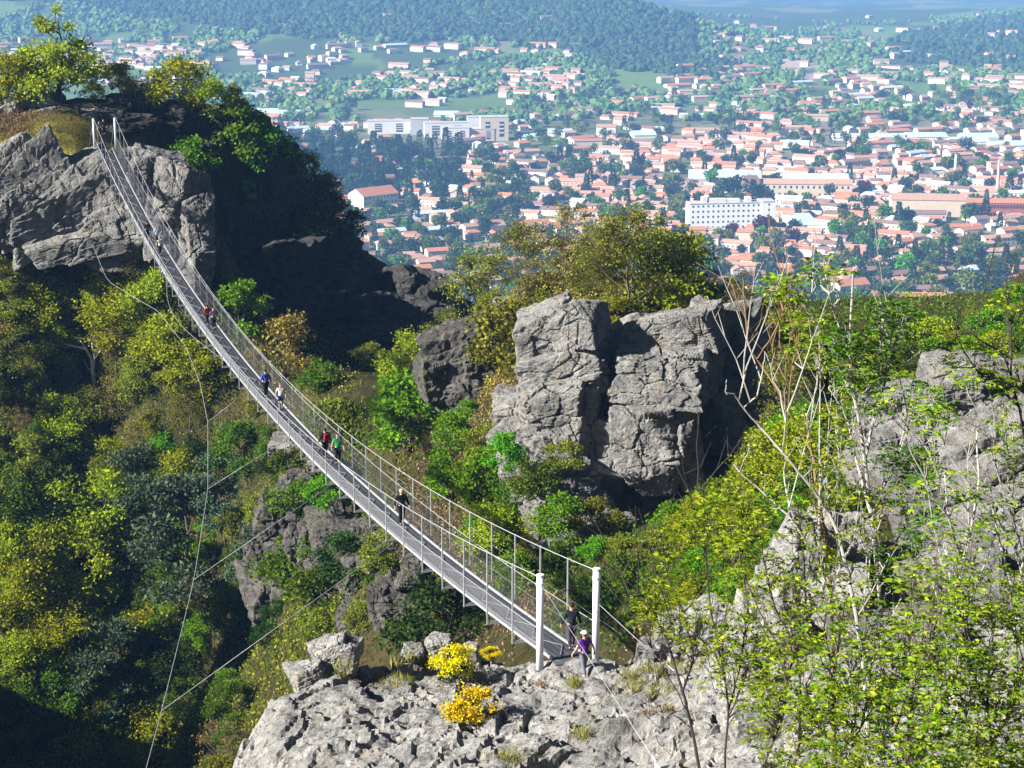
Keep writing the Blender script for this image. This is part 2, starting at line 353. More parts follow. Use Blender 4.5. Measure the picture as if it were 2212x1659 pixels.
# land colours: where scrub, meadow, fields, woods and town ground lie
pu, pv = proj(GV); Yv = GV[:, 1]
q3 = np.stack([GV[:, 0], GV[:, 1], 0*Yv], 1)
n1 = fbm(q3*.05, 4, 31)*.5+.5; n2 = fbm(q3*.4, 3, 33)*.5+.5
c = np.zeros((len(GV), 3))
scrub = np.array([.050, .038, .020])*(1-n1[:, None])+np.array([.050, .055, .014])*n1[:, None]
c[:] = scrub*(.6+.8*n2[:, None])
def paint(mask, colr, k=1.):
    m = (mask*k)[:, None]; c[:] = c*(1-m)+np.array(colr)*m
grassy = ((pu > -100) & (pu < 320) & (pv > 262) & (pv < 335) & (Yv > 185) & (Yv < 215)).astype(float)
paint(grassy, (.34, .33, .06), .9)
paint(((pu > 80) & (pu < 330) & (pv > 540) & (pv < 640) & (Yv > 150) & (Yv < 220)).astype(float)*sstep(.45, .6, n1), (.13, .15, .03), .8)
paint(((pu > 1060) & (pu < 1330) & (pv > 830) & (pv < 1080) & (Yv > 90) & (Yv < 150)).astype(float)*sstep(.4, .6, n2), (.27, .20, .12), .7)
town = sstep(1000, 1300, Yv)
nf = fbm(q3*.004, 3, 41)*.5+.5; nq = fbm(q3*.012, 3, 43)*.5+.5
paint(town, (.10, .12, .045)); paint(town*sstep(.45, .62, nq), (.20, .19, .14), .8)
hill = sstep(2650, 2900, Yv)
paint(hill, (.055, .085, .03)); _, _, cid = worley(q3*np.array([.006, .0035, 1.]), 51)
paint(hill*(cid > .84), (.11, .18, .05), .9); paint(hill*(cid < .10), (.20, .19, .09), .7)
paint(((pu > 1685) & (pu < 1800) & (pv > 118) & (pv < 172) & (Yv > 2500)).astype(float)*sstep(.4, .5, nq+.1), (.34, .26, .22), .9)
paint(((np.abs(pu-(1535+.6*(pv-60))) < 14) & (pv > 45) & (pv < 175) & (Yv > 2500)).astype(float), (.27, .24, .15), .8)
paint(((pu > 1400) & (pu < 1660) & (pv > 178) & (pv < 232) & (Yv > 2300)).astype(float), (.10, .17, .05), .9)
m, nt, out = newmat('ground cover')
ca = N(nt, 'ShaderNodeVertexColor', layer_name='land'); tc = N(nt, 'ShaderNodeTexCoord').outputs['Object']
n_a = noise(nt, tc, 2.2, 6, .7); n_b = noise(nt, tc, .5, 3, .6)
cc = mix(nt, 1., ca.outputs[0], ramp(nt, n_a, [(.3, (.45, .45, .45)), (.7, (1.5, 1.5, 1.5))]), 'MULTIPLY')
cc = mix(nt, ramp(nt, n_b, [(.52, 0.), (.62, .6)]), cc, mix(nt, 1., ca.outputs[0], (1.6, 1.25, 1.1), 'MULTIPLY'))
bmp = N(nt, 'ShaderNodeBump', {'Strength': 1., 'Distance': .5, 'Height': n_a})
principled(nt, out, cc, .95, .05, bmp.outputs[0]); M['ground'] = m
me = MB().add(GV, quads).mesh('terrain', m, True)
att = me.color_attributes.new('land', 'FLOAT_COLOR', 'POINT')
att.data.foreach_set('color', np.concatenate([c, np.ones((len(c), 1))], 1).astype(np.float32).ravel())
tag(link('terrain', me), kind='structure')
# ------------------------------------------------------------------ rocks
_ico = {}
def ico(sub):
    if sub not in _ico:
        bm = bmesh.new(); bmesh.ops.create_icosphere(bm, subdivisions=sub, radius=1)
        _ico[sub] = (np.array([v.co[:] for v in bm.verts]), np.array([[v.index for v in f.verts] for f in bm.faces])); bm.free()
    return _ico[sub]
def rot(yaw, pitch, tilt):
    a, b, g = map(math.radians, (yaw, pitch, tilt))
    return np.array((Matrix.Rotation(a, 3, 'Z') @ Matrix.Rotation(g, 3, 'Y') @ Matrix.Rotation(b, 3, 'X')))
def chunk(mb, c, size, yaw=0, pitch=0, tilt=0, seed=0, sub=5, cuts=6, rough=.45, hard=30, crack=.45, cell=.45, jit=.15, ledge=1.):
    r = np.random.default_rng(seed+900); D, T = ico(sub)
    n = np.array([[1, 0, 0], [-1, 0, 0], [0, 1, 0], [0, -1, 0], [0, 0, 1], [0, 0, -1]], float)+r.normal(size=(6, 3))*jit
    h = r.uniform(.78, .98, 6)
    n2 = r.normal(size=(cuts, 3)); h2 = r.uniform(.86, 1.1, cuts)
    n = np.concatenate([n, n2]); n /= np.linalg.norm(n, axis=1)[:, None]; h = np.concatenate([h, h2])
    k = np.maximum(D@n.T/h, 0); rad = (k**hard).sum(1)**(-1/hard)
    s = np.array(size, float)/2; Rm = rot(yaw, pitch, tilt)
    V = (D*rad[:, None]*s)@Rm.T+np.array(c)
    g = (np.prod(s)**(1/3)); dirs = (D*s)@Rm.T; dirs /= np.linalg.norm(dirs, axis=1)[:, None]
    q = V@Rm; q = q*np.array([1, 1, 1.5])
    f1, f2, cid = worley(q/(g*.95)+seed, seed); e = f2-f1
    f1b, f2b, cidb = worley(q/(g*.36)+seed*1.3, seed+4); eb = f2b-f1b
    d = (cid-.5)*.20*g*cell+(cidb-.5)*.07*g*cell-crack*(1-sstep(0, .055, e))*.10*g-crack*(1-sstep(0, .07, eb))*.022*g
    d += fbm(V*(.9/g)+seed, 4, seed+1)*.15*g*rough+fbm(V*(4.5/g), 4, seed+2)*.07*g*rough
    w1 = q[:, 2]/(g*.62)+fbm(V*(.8/g)+seed, 2, seed+5)*.9; w2 = (q[:, 0]*.8+q[:, 1]*.5)/(g*.9)+fbm(V*(.7/g)+seed, 2, seed+6)*.9+seed*.37
    d += ((w1-np.floor(w1))-.5)*.085*g*ledge+((w2-np.floor(w2))-.5)*.075*g*ledge-np.abs(fbm(V*(2.2/g)+seed, 4, seed+7))*.16*g*ledge
    mb.add(V+dirs*d[:, None], T); return mb
def pchunk(mb, u, v, Y, w, h, dep, yaw=0, tilt=0, seed=0, sub=5, pitch=0, **kw):
    k = Y*1.03/F
    return chunk(mb, at(u, v, Y+dep*.0), (w*k*1.12, dep, h*k*1.12), yaw, pitch, tilt, seed, sub, **kw)
def outcrop(specs, mat, label, sub=5, extra=None, **kw):
    mb = MB()
    for i, s in enumerate(specs): pchunk(mb, *s[:6], yaw=s[6] if len(s) > 6 else 0, tilt=s[7] if len(s) > 7 else 0, seed=(len(specs)*31+i*7+int(s[0])) % 1000, sub=sub, **kw)
    if extra: extra(mb)
    c = np.concatenate(mb.v); o = np.array([c[:, 0].mean(), c[:, 1].mean(), c[:, 2].min()])
    mb.v = [v-o for v in mb.v]
    ob = mb.obj('rock_outcrop', mat, smooth=False); ob.location = o
    return tag(ob, label, 'rock')

# centre crag, jointed blocks
outcrop([
 (1190,725,121,160,130,5,-10,-24),(1250,695,120,115,95,4.5,-14,-10),(1160,705,122,80,70,4,-8,-20),(1235,800,119.6,200,120,5,-12,-20),(1190,865,119,150,110,5,-10,-6),(1250,865,119,110,90,4.5,-8,6),
 (1415,722,122,140,90,4,-12,-18),(1500,715,121,105,95,4.5,-18,-12),(1410,805,119.3,200,115,5.5,-8,3),(1490,800,120,130,120,5.5,-14,4),(1325,885,120,70,120,4,8,3),
 (1415,880,120.5,200,55,4.5,-6,-3),(1405,965,117.5,165,180,5.5,-14,2),(1465,985,118.5,90,150,5,-6,-4),(1290,960,119,110,150,4.5,10,8),(1280,1045,118.5,120,110,5,-6,12),
 (1385,1090,119,110,110,4.5,12,6),(1575,800,125,110,200,7,48,6),(1590,930,125,110,220,7,48,0),(1535,1040,124,150,170,7,45,0),(1520,890,123,110,150,6,45,-5),
 (1420,900,126,430,420,6,0,0),(1240,880,126,240,340,6,0,0),(1450,1150,122,190,170,6,0,0),(1540,1120,117,170,130,6,46,0),(1480,1180,115,150,110,5,30,0),(1330,1150,116,110,120,4,-10,0),(1360,1190,116,110,110,4,10,0),(1270,1160,117,90,90,4,0,0),(1120,900,123.5,90,100,4,-10,-10),(1180,980,119,110,110,4,-8,10),(1230,950,118.6,110,130,4.5,-10,-4),(1240,1050,116.5,120,110,4.5,-6,6),
 ], M['rock_mid'], 'big jointed grey crag of stacked blocks standing right of the footbridge', sub=6, ledge=.45, crack=.9, cell=.6, hard=44, jit=.09)
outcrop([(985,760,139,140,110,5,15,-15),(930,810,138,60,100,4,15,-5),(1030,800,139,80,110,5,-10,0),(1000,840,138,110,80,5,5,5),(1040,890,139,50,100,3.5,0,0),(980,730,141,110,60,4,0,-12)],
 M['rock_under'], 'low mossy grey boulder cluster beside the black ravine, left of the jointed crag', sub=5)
# rocks of the far hill
outcrop([(80,420,189,200,170,5,12,-38),(190,412,189.5,170,110,5,8,-35),(30,380,191,150,150,6,10,-35),(120,490,187.5,230,80,4,10,-24),(40,480,188,140,110,5,12,-38),
  (225,440,188,110,140,4,-5,-20),(150,372,191,200,60,6,5,-20),(230,392,190,80,80,5,0,-15),(170,530,186.5,200,60,4,8,-14),(270,500,187.5,90,130,4,0,-12),(30,345,192.5,130,40,5,0,-15),(-60,430,190,150,240,6,10,-30),(220,520,187.5,110,100,4,5,-10),(100,362,192,110,50,5,0,-10)],
 M['rock_far'], 'tilted slabs of grey rock below the dry grass ledge, left of the bridge head', sub=6, ledge=.5, crack=1., cell=.7, hard=40)
outcrop([(330,380,188.5,130,110,6,20,18),(385,430,186.5,110,150,6,30,14),(420,510,185.5,70,170,6,35,4),(360,480,186.5,110,150,5,15,10),(420,590,184.5,60,90,5,30,0),(290,350,190.5,60,60,4,0,12),(320,440,187.5,80,120,5,0,10)],
 M['rock_far'], 'steep grey rock rib dropping into black shadow right of the bridge head', sub=6, ledge=.5, crack=1., cell=.6, hard=40)
outcrop([(60,235,206,120,75,5,12,-20),(20,255,205,80,70,5,0,-25),(110,260,204.5,100,60,4,10,-12),(170,262,204,110,50,4,0,-5),(90,225,208,80,40,4,0,-10)],
 M['rock_far'], 'rounded summit boulders under the tall airy tree on the hilltop', sub=5)
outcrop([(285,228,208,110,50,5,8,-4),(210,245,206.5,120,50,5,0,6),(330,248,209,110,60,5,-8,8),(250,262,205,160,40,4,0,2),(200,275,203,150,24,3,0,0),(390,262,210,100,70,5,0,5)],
 M['rock_shade'], 'dark flat topped rock band behind the bridge head, under the round yellow trees', sub=5)
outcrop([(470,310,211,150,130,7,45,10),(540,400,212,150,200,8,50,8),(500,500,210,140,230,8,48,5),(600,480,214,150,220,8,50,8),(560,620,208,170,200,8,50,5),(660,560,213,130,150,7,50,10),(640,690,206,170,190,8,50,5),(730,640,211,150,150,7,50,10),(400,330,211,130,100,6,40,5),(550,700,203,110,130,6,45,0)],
 M['rock_shade'], 'black shaded cliff falling right of the bridge, below the yellow hilltop trees', sub=5)
outcrop([(680,575,211,90,60,5,10,0),(745,568,213,90,55,5,15,4),(650,560,211,70,50,4,0,0),(790,600,214,60,60,4,20,5)], M['rock_shade'], 'small dark ledges jutting from the shaded cliff under the leafy ridge end', sub=5)
outcrop([(860,620,212,80,90,6,40,0),(920,650,211,90,110,6,45,8),(880,700,207,100,100,6,40,5),(935,690,208,80,80,6,45,15),(800,700,206,130,140,8,40,5),(835,765,203,150,110,7,40,5)], M['rock_shade'], 'blocky dark rock knob at the lit edge of the black ravine', sub=5)
outcrop([(1100,668,142,55,40,3,0,0)], M['rock_far'], 'small grey stone in the dry scrub just left of the crag summit')
def foot(u, v, w, h, a=0): p = hit(u, v+h*.35, 85, 200); return (u, v, (p[1] if p is not None else 118)-.6, w*1.35, h*1.3, 3.6, a, 0)
outcrop([foot(1140,1000,90,80,-8), foot(1195,1050,100,90,6), foot(1250,1110,110,90,-5), foot(1190,1110,90,70,8), foot(1300,1160,100,90,0), foot(1110,950,80,60,5), foot(1240,1180,90,70,-8), foot(1160,940,70,70,0), foot(1270,1140,110,90,0), foot(1170,1010,110,110,0), foot(1220,1085,100,90,0)], M['rock_far'], 'rough broken rocks at the lower left foot of the jointed crag', sub=5, crack=.9, cell=.8)
# rocks beneath the bridge
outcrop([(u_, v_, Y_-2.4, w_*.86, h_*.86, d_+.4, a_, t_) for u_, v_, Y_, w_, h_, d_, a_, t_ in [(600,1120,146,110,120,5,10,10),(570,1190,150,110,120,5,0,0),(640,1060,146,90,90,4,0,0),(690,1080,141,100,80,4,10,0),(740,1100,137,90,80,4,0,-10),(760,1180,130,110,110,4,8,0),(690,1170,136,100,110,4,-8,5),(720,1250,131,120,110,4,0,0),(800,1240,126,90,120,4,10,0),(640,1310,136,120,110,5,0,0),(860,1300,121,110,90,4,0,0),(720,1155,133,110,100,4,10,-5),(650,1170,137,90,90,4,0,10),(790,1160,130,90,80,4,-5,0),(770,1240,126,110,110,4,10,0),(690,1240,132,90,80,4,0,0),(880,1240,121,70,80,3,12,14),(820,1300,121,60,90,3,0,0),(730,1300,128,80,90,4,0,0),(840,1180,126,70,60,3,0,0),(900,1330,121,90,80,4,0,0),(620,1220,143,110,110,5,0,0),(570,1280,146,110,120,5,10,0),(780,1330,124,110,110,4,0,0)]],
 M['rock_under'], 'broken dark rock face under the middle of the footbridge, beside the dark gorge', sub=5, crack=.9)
outcrop([(645,985,150,80,60,3,10,-10),(610,960,154,50,40,3,0,0),(690,1010,146,60,40,3,0,0)], M['rock_far'], 'small smooth grey boulder directly beneath the footbridge edge', sub=5)
for (u, v, Y, w, h, lb) in []:
    outcrop([(u,v,Y,w,h,3,0,-10),(u+20,v+14,Y-.5,w*.7,h*.6,2.5,0,5)], M['rock_far'], lb, sub=4)

# ------------------------------------------------------------------ the rock ledge that carries the near end of the bridge
_pl = [(460,1659,56.5),(560,1480,61),(640,1440,63),(720,1410,64.5),(800,1452,63.5),(900,1405,66),(1000,1400,66.5),(1080,1421,66),(1160,1433,63.6),(1280,1418,64.2),(1400,1385,67),(1480,1345,68.5),(1230,1440,63),
 (620,1560,58.5),(800,1560,58),(1000,1530,59.5),(1200,1520,60),(1400,1490,61),(700,1659,54.5),(900,1659,53.5),(1100,1659,52.5),(1300,1659,51.5),(1500,1659,49.5),(1500,1500,58),(1600,1420,63),(1700,1350,67),(1800,1400,62),
 (1700,1659,46.5),(1900,1659,44),(2100,1659,42.5),(2300,1659,41),(1900,1500,52),(2100,1450,52),(2300,1400,54)]
_pp = at(*[np.array([a[i] for a in _pl], float) for i in (0, 1, 2)])
_pp = np.concatenate([_pp, np.array([(-9, 48, 1.2), (0, 44, 2.2), (8, 40, 3.2), (14, 36, 5)], float)])
h_pl = RBF(_pp, 1.2, .02)
edge = np.array([(-9.2,40),(-9.3,50),(-9.0,55),(-8.4,58),(-7.9,60.5),(-7.0,62.5),(-6.2,64.5),(-4.6,65.2),(-3.4,66.2),(-1,67),(.5,66.2),(1.2,64.6),(2.6,65),(3.6,66.3),(5,68),(7.5,69),(10,69),(13,70),(17,68),(22,62),(24,40)])
def edge_dist(x, y):                      # signed distance to the outline of the ledge (positive outside)
    p = np.stack([x, y], 1); d = np.full(len(p), 1e9); ins = np.zeros(len(p), bool)
    for a, b in zip(edge, np.roll(edge, -1, 0)):
        ab = b-a; t = np.clip(((p-a)@ab)/(ab@ab), 0, 1); d = np.minimum(d, np.linalg.norm(p-a-t[:, None]*ab, axis=1))
        cr = ((a[1] > y) != (b[1] > y)) & (x < (b[0]-a[0])*(y-a[1])/(b[1]-a[1]+1e-12)+a[0]); ins ^= cr
    return np.where(ins, -d, d)
def h_ledge(x, y):
    x = np.asarray(x, float).ravel(); y = np.asarray(y, float).ravel(); q = np.stack([x, y, 0*x], 1)
    e = edge_dist(x+fbm(q*.5, 3, 71)*.9, y+fbm(q*.5, 3, 77)*.9)
    z = h_pl(x, y)
    w1 = (x*.45+y*.9)/1.5+fbm(q*.4, 3, 91)*1.1; w2 = (x*.95-y*.2)/2.3+fbm(q*.35, 3, 92)*1.2
    qd = np.stack([x*.8+y*.35, y*.95-x*.3, 0*x], 1)
    qd = qd+.35*np.stack([fbm(q*.8, 2, 61), fbm(q*.8, 2, 62), 0*x], 1)
    flat = np.minimum(1, np.minimum(np.hypot(x-1.9, y-63.4), np.hypot(x-2.6, y-61.8))/2.2)
    f1, f2, cid = worley(qd*.27, 81); g1, g2, cd2 = worley(qd*.8+3, 83)
    z = z+((cid-.5)*.7-(1-sstep(0, .06, f2-f1))*.45)*flat+((cd2-.5)*.10-(1-sstep(0, .05, g2-g1))*.16*(fbm(q*.3, 2, 90) > -.1))*np.maximum(flat, .25)
    z = z+(((w1-np.floor(w1))-.5)*.20+((w2-np.floor(w2))-.5)*.17)*np.maximum(flat, .2)-np.abs(fbm(q*.9, 4, 93))*.28*np.maximum(flat, .15)
    z = z+fbm(q*.35, 3, 85)*.45*flat+fbm(q*1.4, 4, 87)*.15+fbm(q*4., 4, 88)*.085
    z = z-np.where(e > 0, 10*sstep(0, 3.2, e)+e*1.1, 0)-sstep(-1.3, 0, e)*.45*flat
    return z
xs = np.arange(-15, 24.6, .105); ys = np.arange(40, 73, .105)
X_, Y_ = np.meshgrid(xs, ys); Z_ = h_ledge(X_, Y_).reshape(X_.shape)
ii = np.arange(X_.size).reshape(X_.shape)
lq = np.stack([ii[:-1, :-1], ii[:-1, 1:], ii[1:, 1:], ii[1:, :-1]], -1).reshape(-1, 4)
keep = (Z_.ravel()[lq].min(1) > -11); lq = lq[keep]
lo = MB().add(np.stack([X_.ravel(), Y_.ravel(), Z_.ravel()], 1)-np.array([2, 60, 0]), lq).obj('rock_ledge', M['rock_near'])
lo.location = (2, 60, 0); tag(lo, 'broad pale rock ledge that carries the near end of the footbridge', 'rock')
zl = lambda x, y: float(h_ledge([x], [y])[0])
outcrop([(715,1410,63.6,85,75,1.8,15,-18),(758,1420,63.3,34,72,1.4,-10,4),(665,1462,62.5,85,55,1.8,10,-20)], M['rock_near'], 'pointed pale boulder with a dark right face at the ledge end', sub=6)
outcrop([(950,1392,65.8,60,45,1.3,10,-12),(890,1412,65.6,50,32,1.2,0,5),(1010,1410,65.5,50,30,1.1,0,0),(870,1440,64.6,40,30,1.0,0,-20)], M['rock_near'], 'row of small pale stones on the ledge rim behind the left gorse bush', sub=5)
outcrop([(1480,1365,67,130,80,2.4,0,-8),(1540,1350,66.5,110,110,2.4,0,-14),(1420,1400,66.8,90,36,1.6,0,0)], M['rock_near'], 'pale rocks right of the bridge pylons, behind the bare stems', sub=5)
outcrop([(1700,1260,66,130,320,3,20,24),(1660,1380,64,150,170,3,10,20),(1780,1190,68,110,180,3,15,20),(1790,1330,65,150,220,3,0,10)], M['rock_near'], 'leaning pale rock spire seen through the leafy saplings', sub=6)
outcrop([(1580,1520,55.5,150,230,2.4,10,14),(1660,1590,52,190,200,2.6,0,0),(1500,1600,53,110,120,2,0,-10)], M['rock_near'], 'pale boulder with a sharp left edge at the foot of the saplings', sub=6)
outcrop([(2040,820,78,90,110,3,10,-10),(2110,880,78.5,170,170,4,-12,14),(2180,930,77,150,140,4,0,-30),(2150,1010,75,230,110,4,8,-28),(2190,1090,73,180,110,4,5,-30),(1930,880,82,130,80,4,10,-10),(2000,920,80,120,160,4,0,0),(1900,960,80,120,120,4,0,10),(2240,860,80,150,140,4,0,-20),(2080,1000,77,110,160,4,0,-20)],
  M['rock_far'], 'stepped pale crag with a black overhang at the right edge', sub=6)
outcrop([(2120,1180,71,190,150,4,10,-25),(2200,1230,69,190,200,4,0,-20),(2000,1150,74,150,180,4,5,-15),(2070,1290,67,190,190,4,0,-10),(1920,1080,77,150,190,4,0,0),(2190,1380,62,210,200,4,0,-10),(1930,1260,70,170,190,4,0,0),(2000,1420,58,190,180,3.5,0,0),(1860,1420,59,150,170,3,0,10)],
  M['rock_far'], 'large lower rock wall largely hidden behind the leafy saplings', sub=6)
# ------------------------------------------------------------------ suspension footbridge
B0 = np.array([1.911, 63.77]); B1 = np.array([-38.557, 190.67]); BL = float(np.linalg.norm(B1-B0)); AX = (B1-B0)/BL; PR = np.array([AX[1], -AX[0]])
deck_z = lambda s: .00107*s*(s-BL)+.08
def bp(s, l=0., h=0.):
    s = np.asarray(s, float); p = B0+AX*s[..., None]+PR*np.asarray(l, float)[..., None]
    return np.concatenate([p, (deck_z(s)+h)[..., None]], -1)
cab_h = lambda s: 1.22+1.75*(1-s/(BL/2))**2
def on_deck(u, v):
    d = ray(u, v); z = 0.
    for _ in range(12):
        k = (z-CZ)/d[2]; p = d*k; s = float((p[:2]-B0)@AX); l = float((p[:2]-B0)@PR); z = deck_z(s) if 0 < s < BL else 0
    return s, l
W_CONC = plain('grey concrete', (.30, .29, .27), .9, .1, var=.2, sc=4.)
br = thing('suspension_footbridge', 'long white steel suspension footbridge sagging over the gorge with walkers on it', 'footbridge', (B0[0], B0[1], 0))
BO = np.array([B0[0], B0[1], 0.])
def bpart(mb, name, mat, parent=br, smooth=False):
    mb.v = [v-BO for v in mb.v]; o = mb.obj(name, mat, parent, smooth)
    return o
S = np.linspace(0, BL, 89)
# walkway: grating slats on two runners
mb = MB(); sl = np.arange(.1, BL-.1, .13)
A = bp(sl, -.55+0*sl); B = bp(sl, .55+0*sl); w = np.array([*AX, 0])*.026; zz = np.array([0, 0, .02])
V = np.stack([A-w, B-w, B+w, A+w, A-w-zz, B-w-zz, B+w-zz, A+w-zz], 1).reshape(-1, 3); i8 = np.arange(len(sl))[:, None, None]*8
mb.add(V, (i8+np.array([[0, 1, 2, 3], [7, 6, 5, 4], [0, 4, 5, 1], [2, 6, 7, 3]])).reshape(-1, 4))
for l in (-.36, -.12, .12, .36):
    for a, b in zip(S[:-1], S[1:]): mb.bar(bp(a, l, .012), bp(b, l, .012), .03, .02)
bpart(mb, 'walkway', M['grating'])
for l in (-.6, .6):
    mb = MB()
    for a, b in zip(S[:-1], S[1:]): mb.bar(bp(a, l, .02), bp(b, l, .02), .055, .09)
    bpart(mb, 'edge_beam', M['steel_pale'])
NF = 44; fs = np.linspace(0, BL, NF+1)[1:-1]
mb = MB()
for a, b, k in zip(np.r_[0, fs], np.r_[fs, BL], range(99)):
    for sgn in (-1, 1): mb.bar(bp(a, -.55*sgn, -.05), bp(b, .55*sgn, -.05), .045, .045)
    mb.bar(bp(a, -.3, .035), bp((a+b)/2, .3, .035), .04, .02); mb.bar(bp((a+b)/2, .3, .035), bp(b, -.3, .035), .04, .02)
bpart(mb, 'bracing', M['steel'])
for s in fs:
    mb = MB(); mb.bar(bp(s, -1.05, -.1), bp(s, 1.05, -.1), .05, .06)
    bpart(mb, 'cross_beam', M['steel_pale'])
    for l in (-1.02, 1.02):
        mb = MB(); mb.bar(bp(s, l, -.14), bp(s, l, cab_h(s)+.03), .045, .045, up=(AX[0], AX[1], 0)); mb.bar(bp(s, l*.985, -.05), bp(s, l*.62, .0), .03, .03)
        bpart(mb, 'post', M['steel_pale'])
for l in (-1.02, 1.02):
    bpart(MB().tube(bp(S, l+0*S, cab_h(S)), .017, 6), 'main_cable', M['cable'], smooth=True)
    bpart(MB().tube(bp(S, l+0*S, 1.1+0*S), .013, 6), 'handrail', M['cable'], smooth=True)
    bpart(MB().tube(bp(S, l*.98+0*S, .52+0*S), .006, 5), 'lower_rail', M['cable'], smooth=True)
    # wire netting between walkway and handrail
    mb = MB(); st = np.arange(-1.05, BL, .135); A_ = []; B_ = []
    for sgn in (0, 1):
        for s0 in st:
            a, b = (s0, s0+1.05) if sgn == 0 else (s0+1.05, s0)
            if min(a, b) < 0 or max(a, b) > BL: continue
            A_.append((a, .02)); B_.append((b, 1.09))
    A_ = np.array(A_); B_ = np.array(B_); lo_ = .61*np.sign(l); ll = l*.985
    Pm = [bp(A_[:, 0]+(B_[:, 0]-A_[:, 0])*t, lo_+(ll-lo_)*min(1, t*1.3)+0*A_[:, 0], A_[:, 1]+(B_[:, 1]-A_[:, 1])*t) for t in (0, .35, 1.)]
    for p, q in zip(Pm[:-1], Pm[1:]): mb.sticks(p, q, .0038, .0038, 3)
    bpart(mb, 'netting', M['wire'])
def pylon(s, l, hgt, base):
    p = bp(np.array(s), np.array(l)); p[2] = base; t = p.copy(); t[2] = hgt
    mb = MB().tube(np.linspace(p, t, 3), [.125, .123, .12], 20)
    ms = M['steel_white'] if s < 5 else M['steel_pale']; o = bpart(mb, 'pylon', ms, smooth=True)
    cap = MB().tube([t+(0, 0, .002), t+(0, 0, .05)], [.135, .13], 20); bpart(cap, 'cap', ms, o)
    col = MB().tube([t-(0, 0, .34), t-(0, 0, .24)], [.14, .14], 20)
    bpart(col, 'collar', ms, o)
    bpart(MB().box(p+np.array([0, 0, .17]), (.42, .42, .05)), 'base_plate', M['steel'], o); bpart(MB().box(p+np.array([0, 0, -.1]), (.62, .62, .48), math.atan2(AX[1], AX[0])), 'footing', W_CONC, o)
    for bx in (-.15, .15):
        for by in (-.15, .15): bpart(MB().tube([p+(bx, by, .19), p+(bx, by, .25)], [.02, .02], 6), 'bolt', M['steel'], o)
    return t
PT = {}
for e, s in ((0, 0.), (1, BL)):
    for l in (-1.02, .98):
        base = zl(*bp(np.array(s), np.array(l))[:2])-.15 if e == 0 else -.3
        PT[e, l > 0] = pylon(s, l, 3.1 if e == 0 else 2.95, base)
# landing at the near end and back-stays to the rock
bpart(MB().bar(bp(np.array(-.45), np.array(0.), -.12), bp(np.array(.1), np.array(0.), -.02), 1.2, .03), 'landing_plate', M['grating'])
def cable(P, r=.018, name='stay_cable'):
    return bpart(MB().tube(np.array(P), r, 6), name, M['cable'], smooth=True)
def onledge(u, v):
    d = ray(u, v); ks = np.linspace(40, 80, 400); p = d[None]*ks[:, None]+np.array([0, 0, CZ]); k = np.argmax(p[:, 2] < h_ledge(p[:, 0], p[:, 1])); return p[k]
for (r_, u, v, hh) in ((True, 1455, 1425, -.15), (True, 1480, 1470, -1.15), (False, 1430, 1659, -.25), (False, 1600, 1690, -.2)):
    t = PT[0, r_]+np.array([0, 0, hh]); a = onledge(u, v) if (u, v) != (1600, 1690) else None
    if a is not None: cable([t, a-(0, 0, .1)], .009); bpart(MB().box(a+np.array([0, 0, .02]), (.3, .3, .22), .5), 'anchor_block', W_CONC); g_ = a+(t-a)/np.linalg.norm(t-a)*.5; e_ = a+(t-a)/np.linalg.norm(t-a)*.85; bpart(MB().tube([g_, e_], [.028, .028], 6), 'turnbuckle', M['steel'])
for r_ in (True, False):
    t = PT[1, r_]; e = t+np.array([*(AX*7), 0]); e[2] = float(height(e[0], e[1])); cable([t, e], .016)
# wind-bracing cables low on both sides, tied to the walkway
nod = []
for (u, v, s) in ((250,1900,8),(349,1535,21.),(419,1252,33.5),(449,1056,44.5),(449,912,57.),(433,830,69),(402,748,82),(342,672,97),(232,606,113)):
    d = ray(u, v); b = bp(np.array(s), np.array(-.6), -.1)     # b - PR*a - z*q = cam + k*d
    Am = np.array([[d[0], PR[0], 0], [d[1], PR[1], 0], [d[2], 0, 1.]]); k, a, q = np.linalg.solve(Am, b-np.array([0, 0, CZ])); nod.append((s, a, q))
nod = np.array(nod); print('wind cable nodes', nod.round(1).tolist())
ss = np.linspace(4, 124, 60)
ca_ = np.polyfit(nod[:, 0], nod[:, 1], 4); cq_ = np.polyfit(nod[:, 0], nod[:, 2], 4)
for sgn in (-1, 1):
    a = np.interp(ss, nod[:, 0], nod[:, 1]) if sgn < 0 else np.polyval(ca_, ss); q = np.interp(ss, nod[:, 0], nod[:, 2]) if sgn < 0 else np.polyval(cq_, ss)
    P = bp(ss, sgn*(.6+a), -.1-q); cable(P, .013, 'wind_cable')
    for s in nod[1:5 if sgn < 0 else 4, 0]:
        A_ = bp(np.array(s), np.array(sgn*.6), -.1); B_ = bp(np.array(s), sgn*(.6+np.interp(s, nod[:, 0], nod[:, 1])), -.1-np.interp(s, nod[:, 0], nod[:, 2]))
        cable([A_, B_], .009, 'tie_cable')
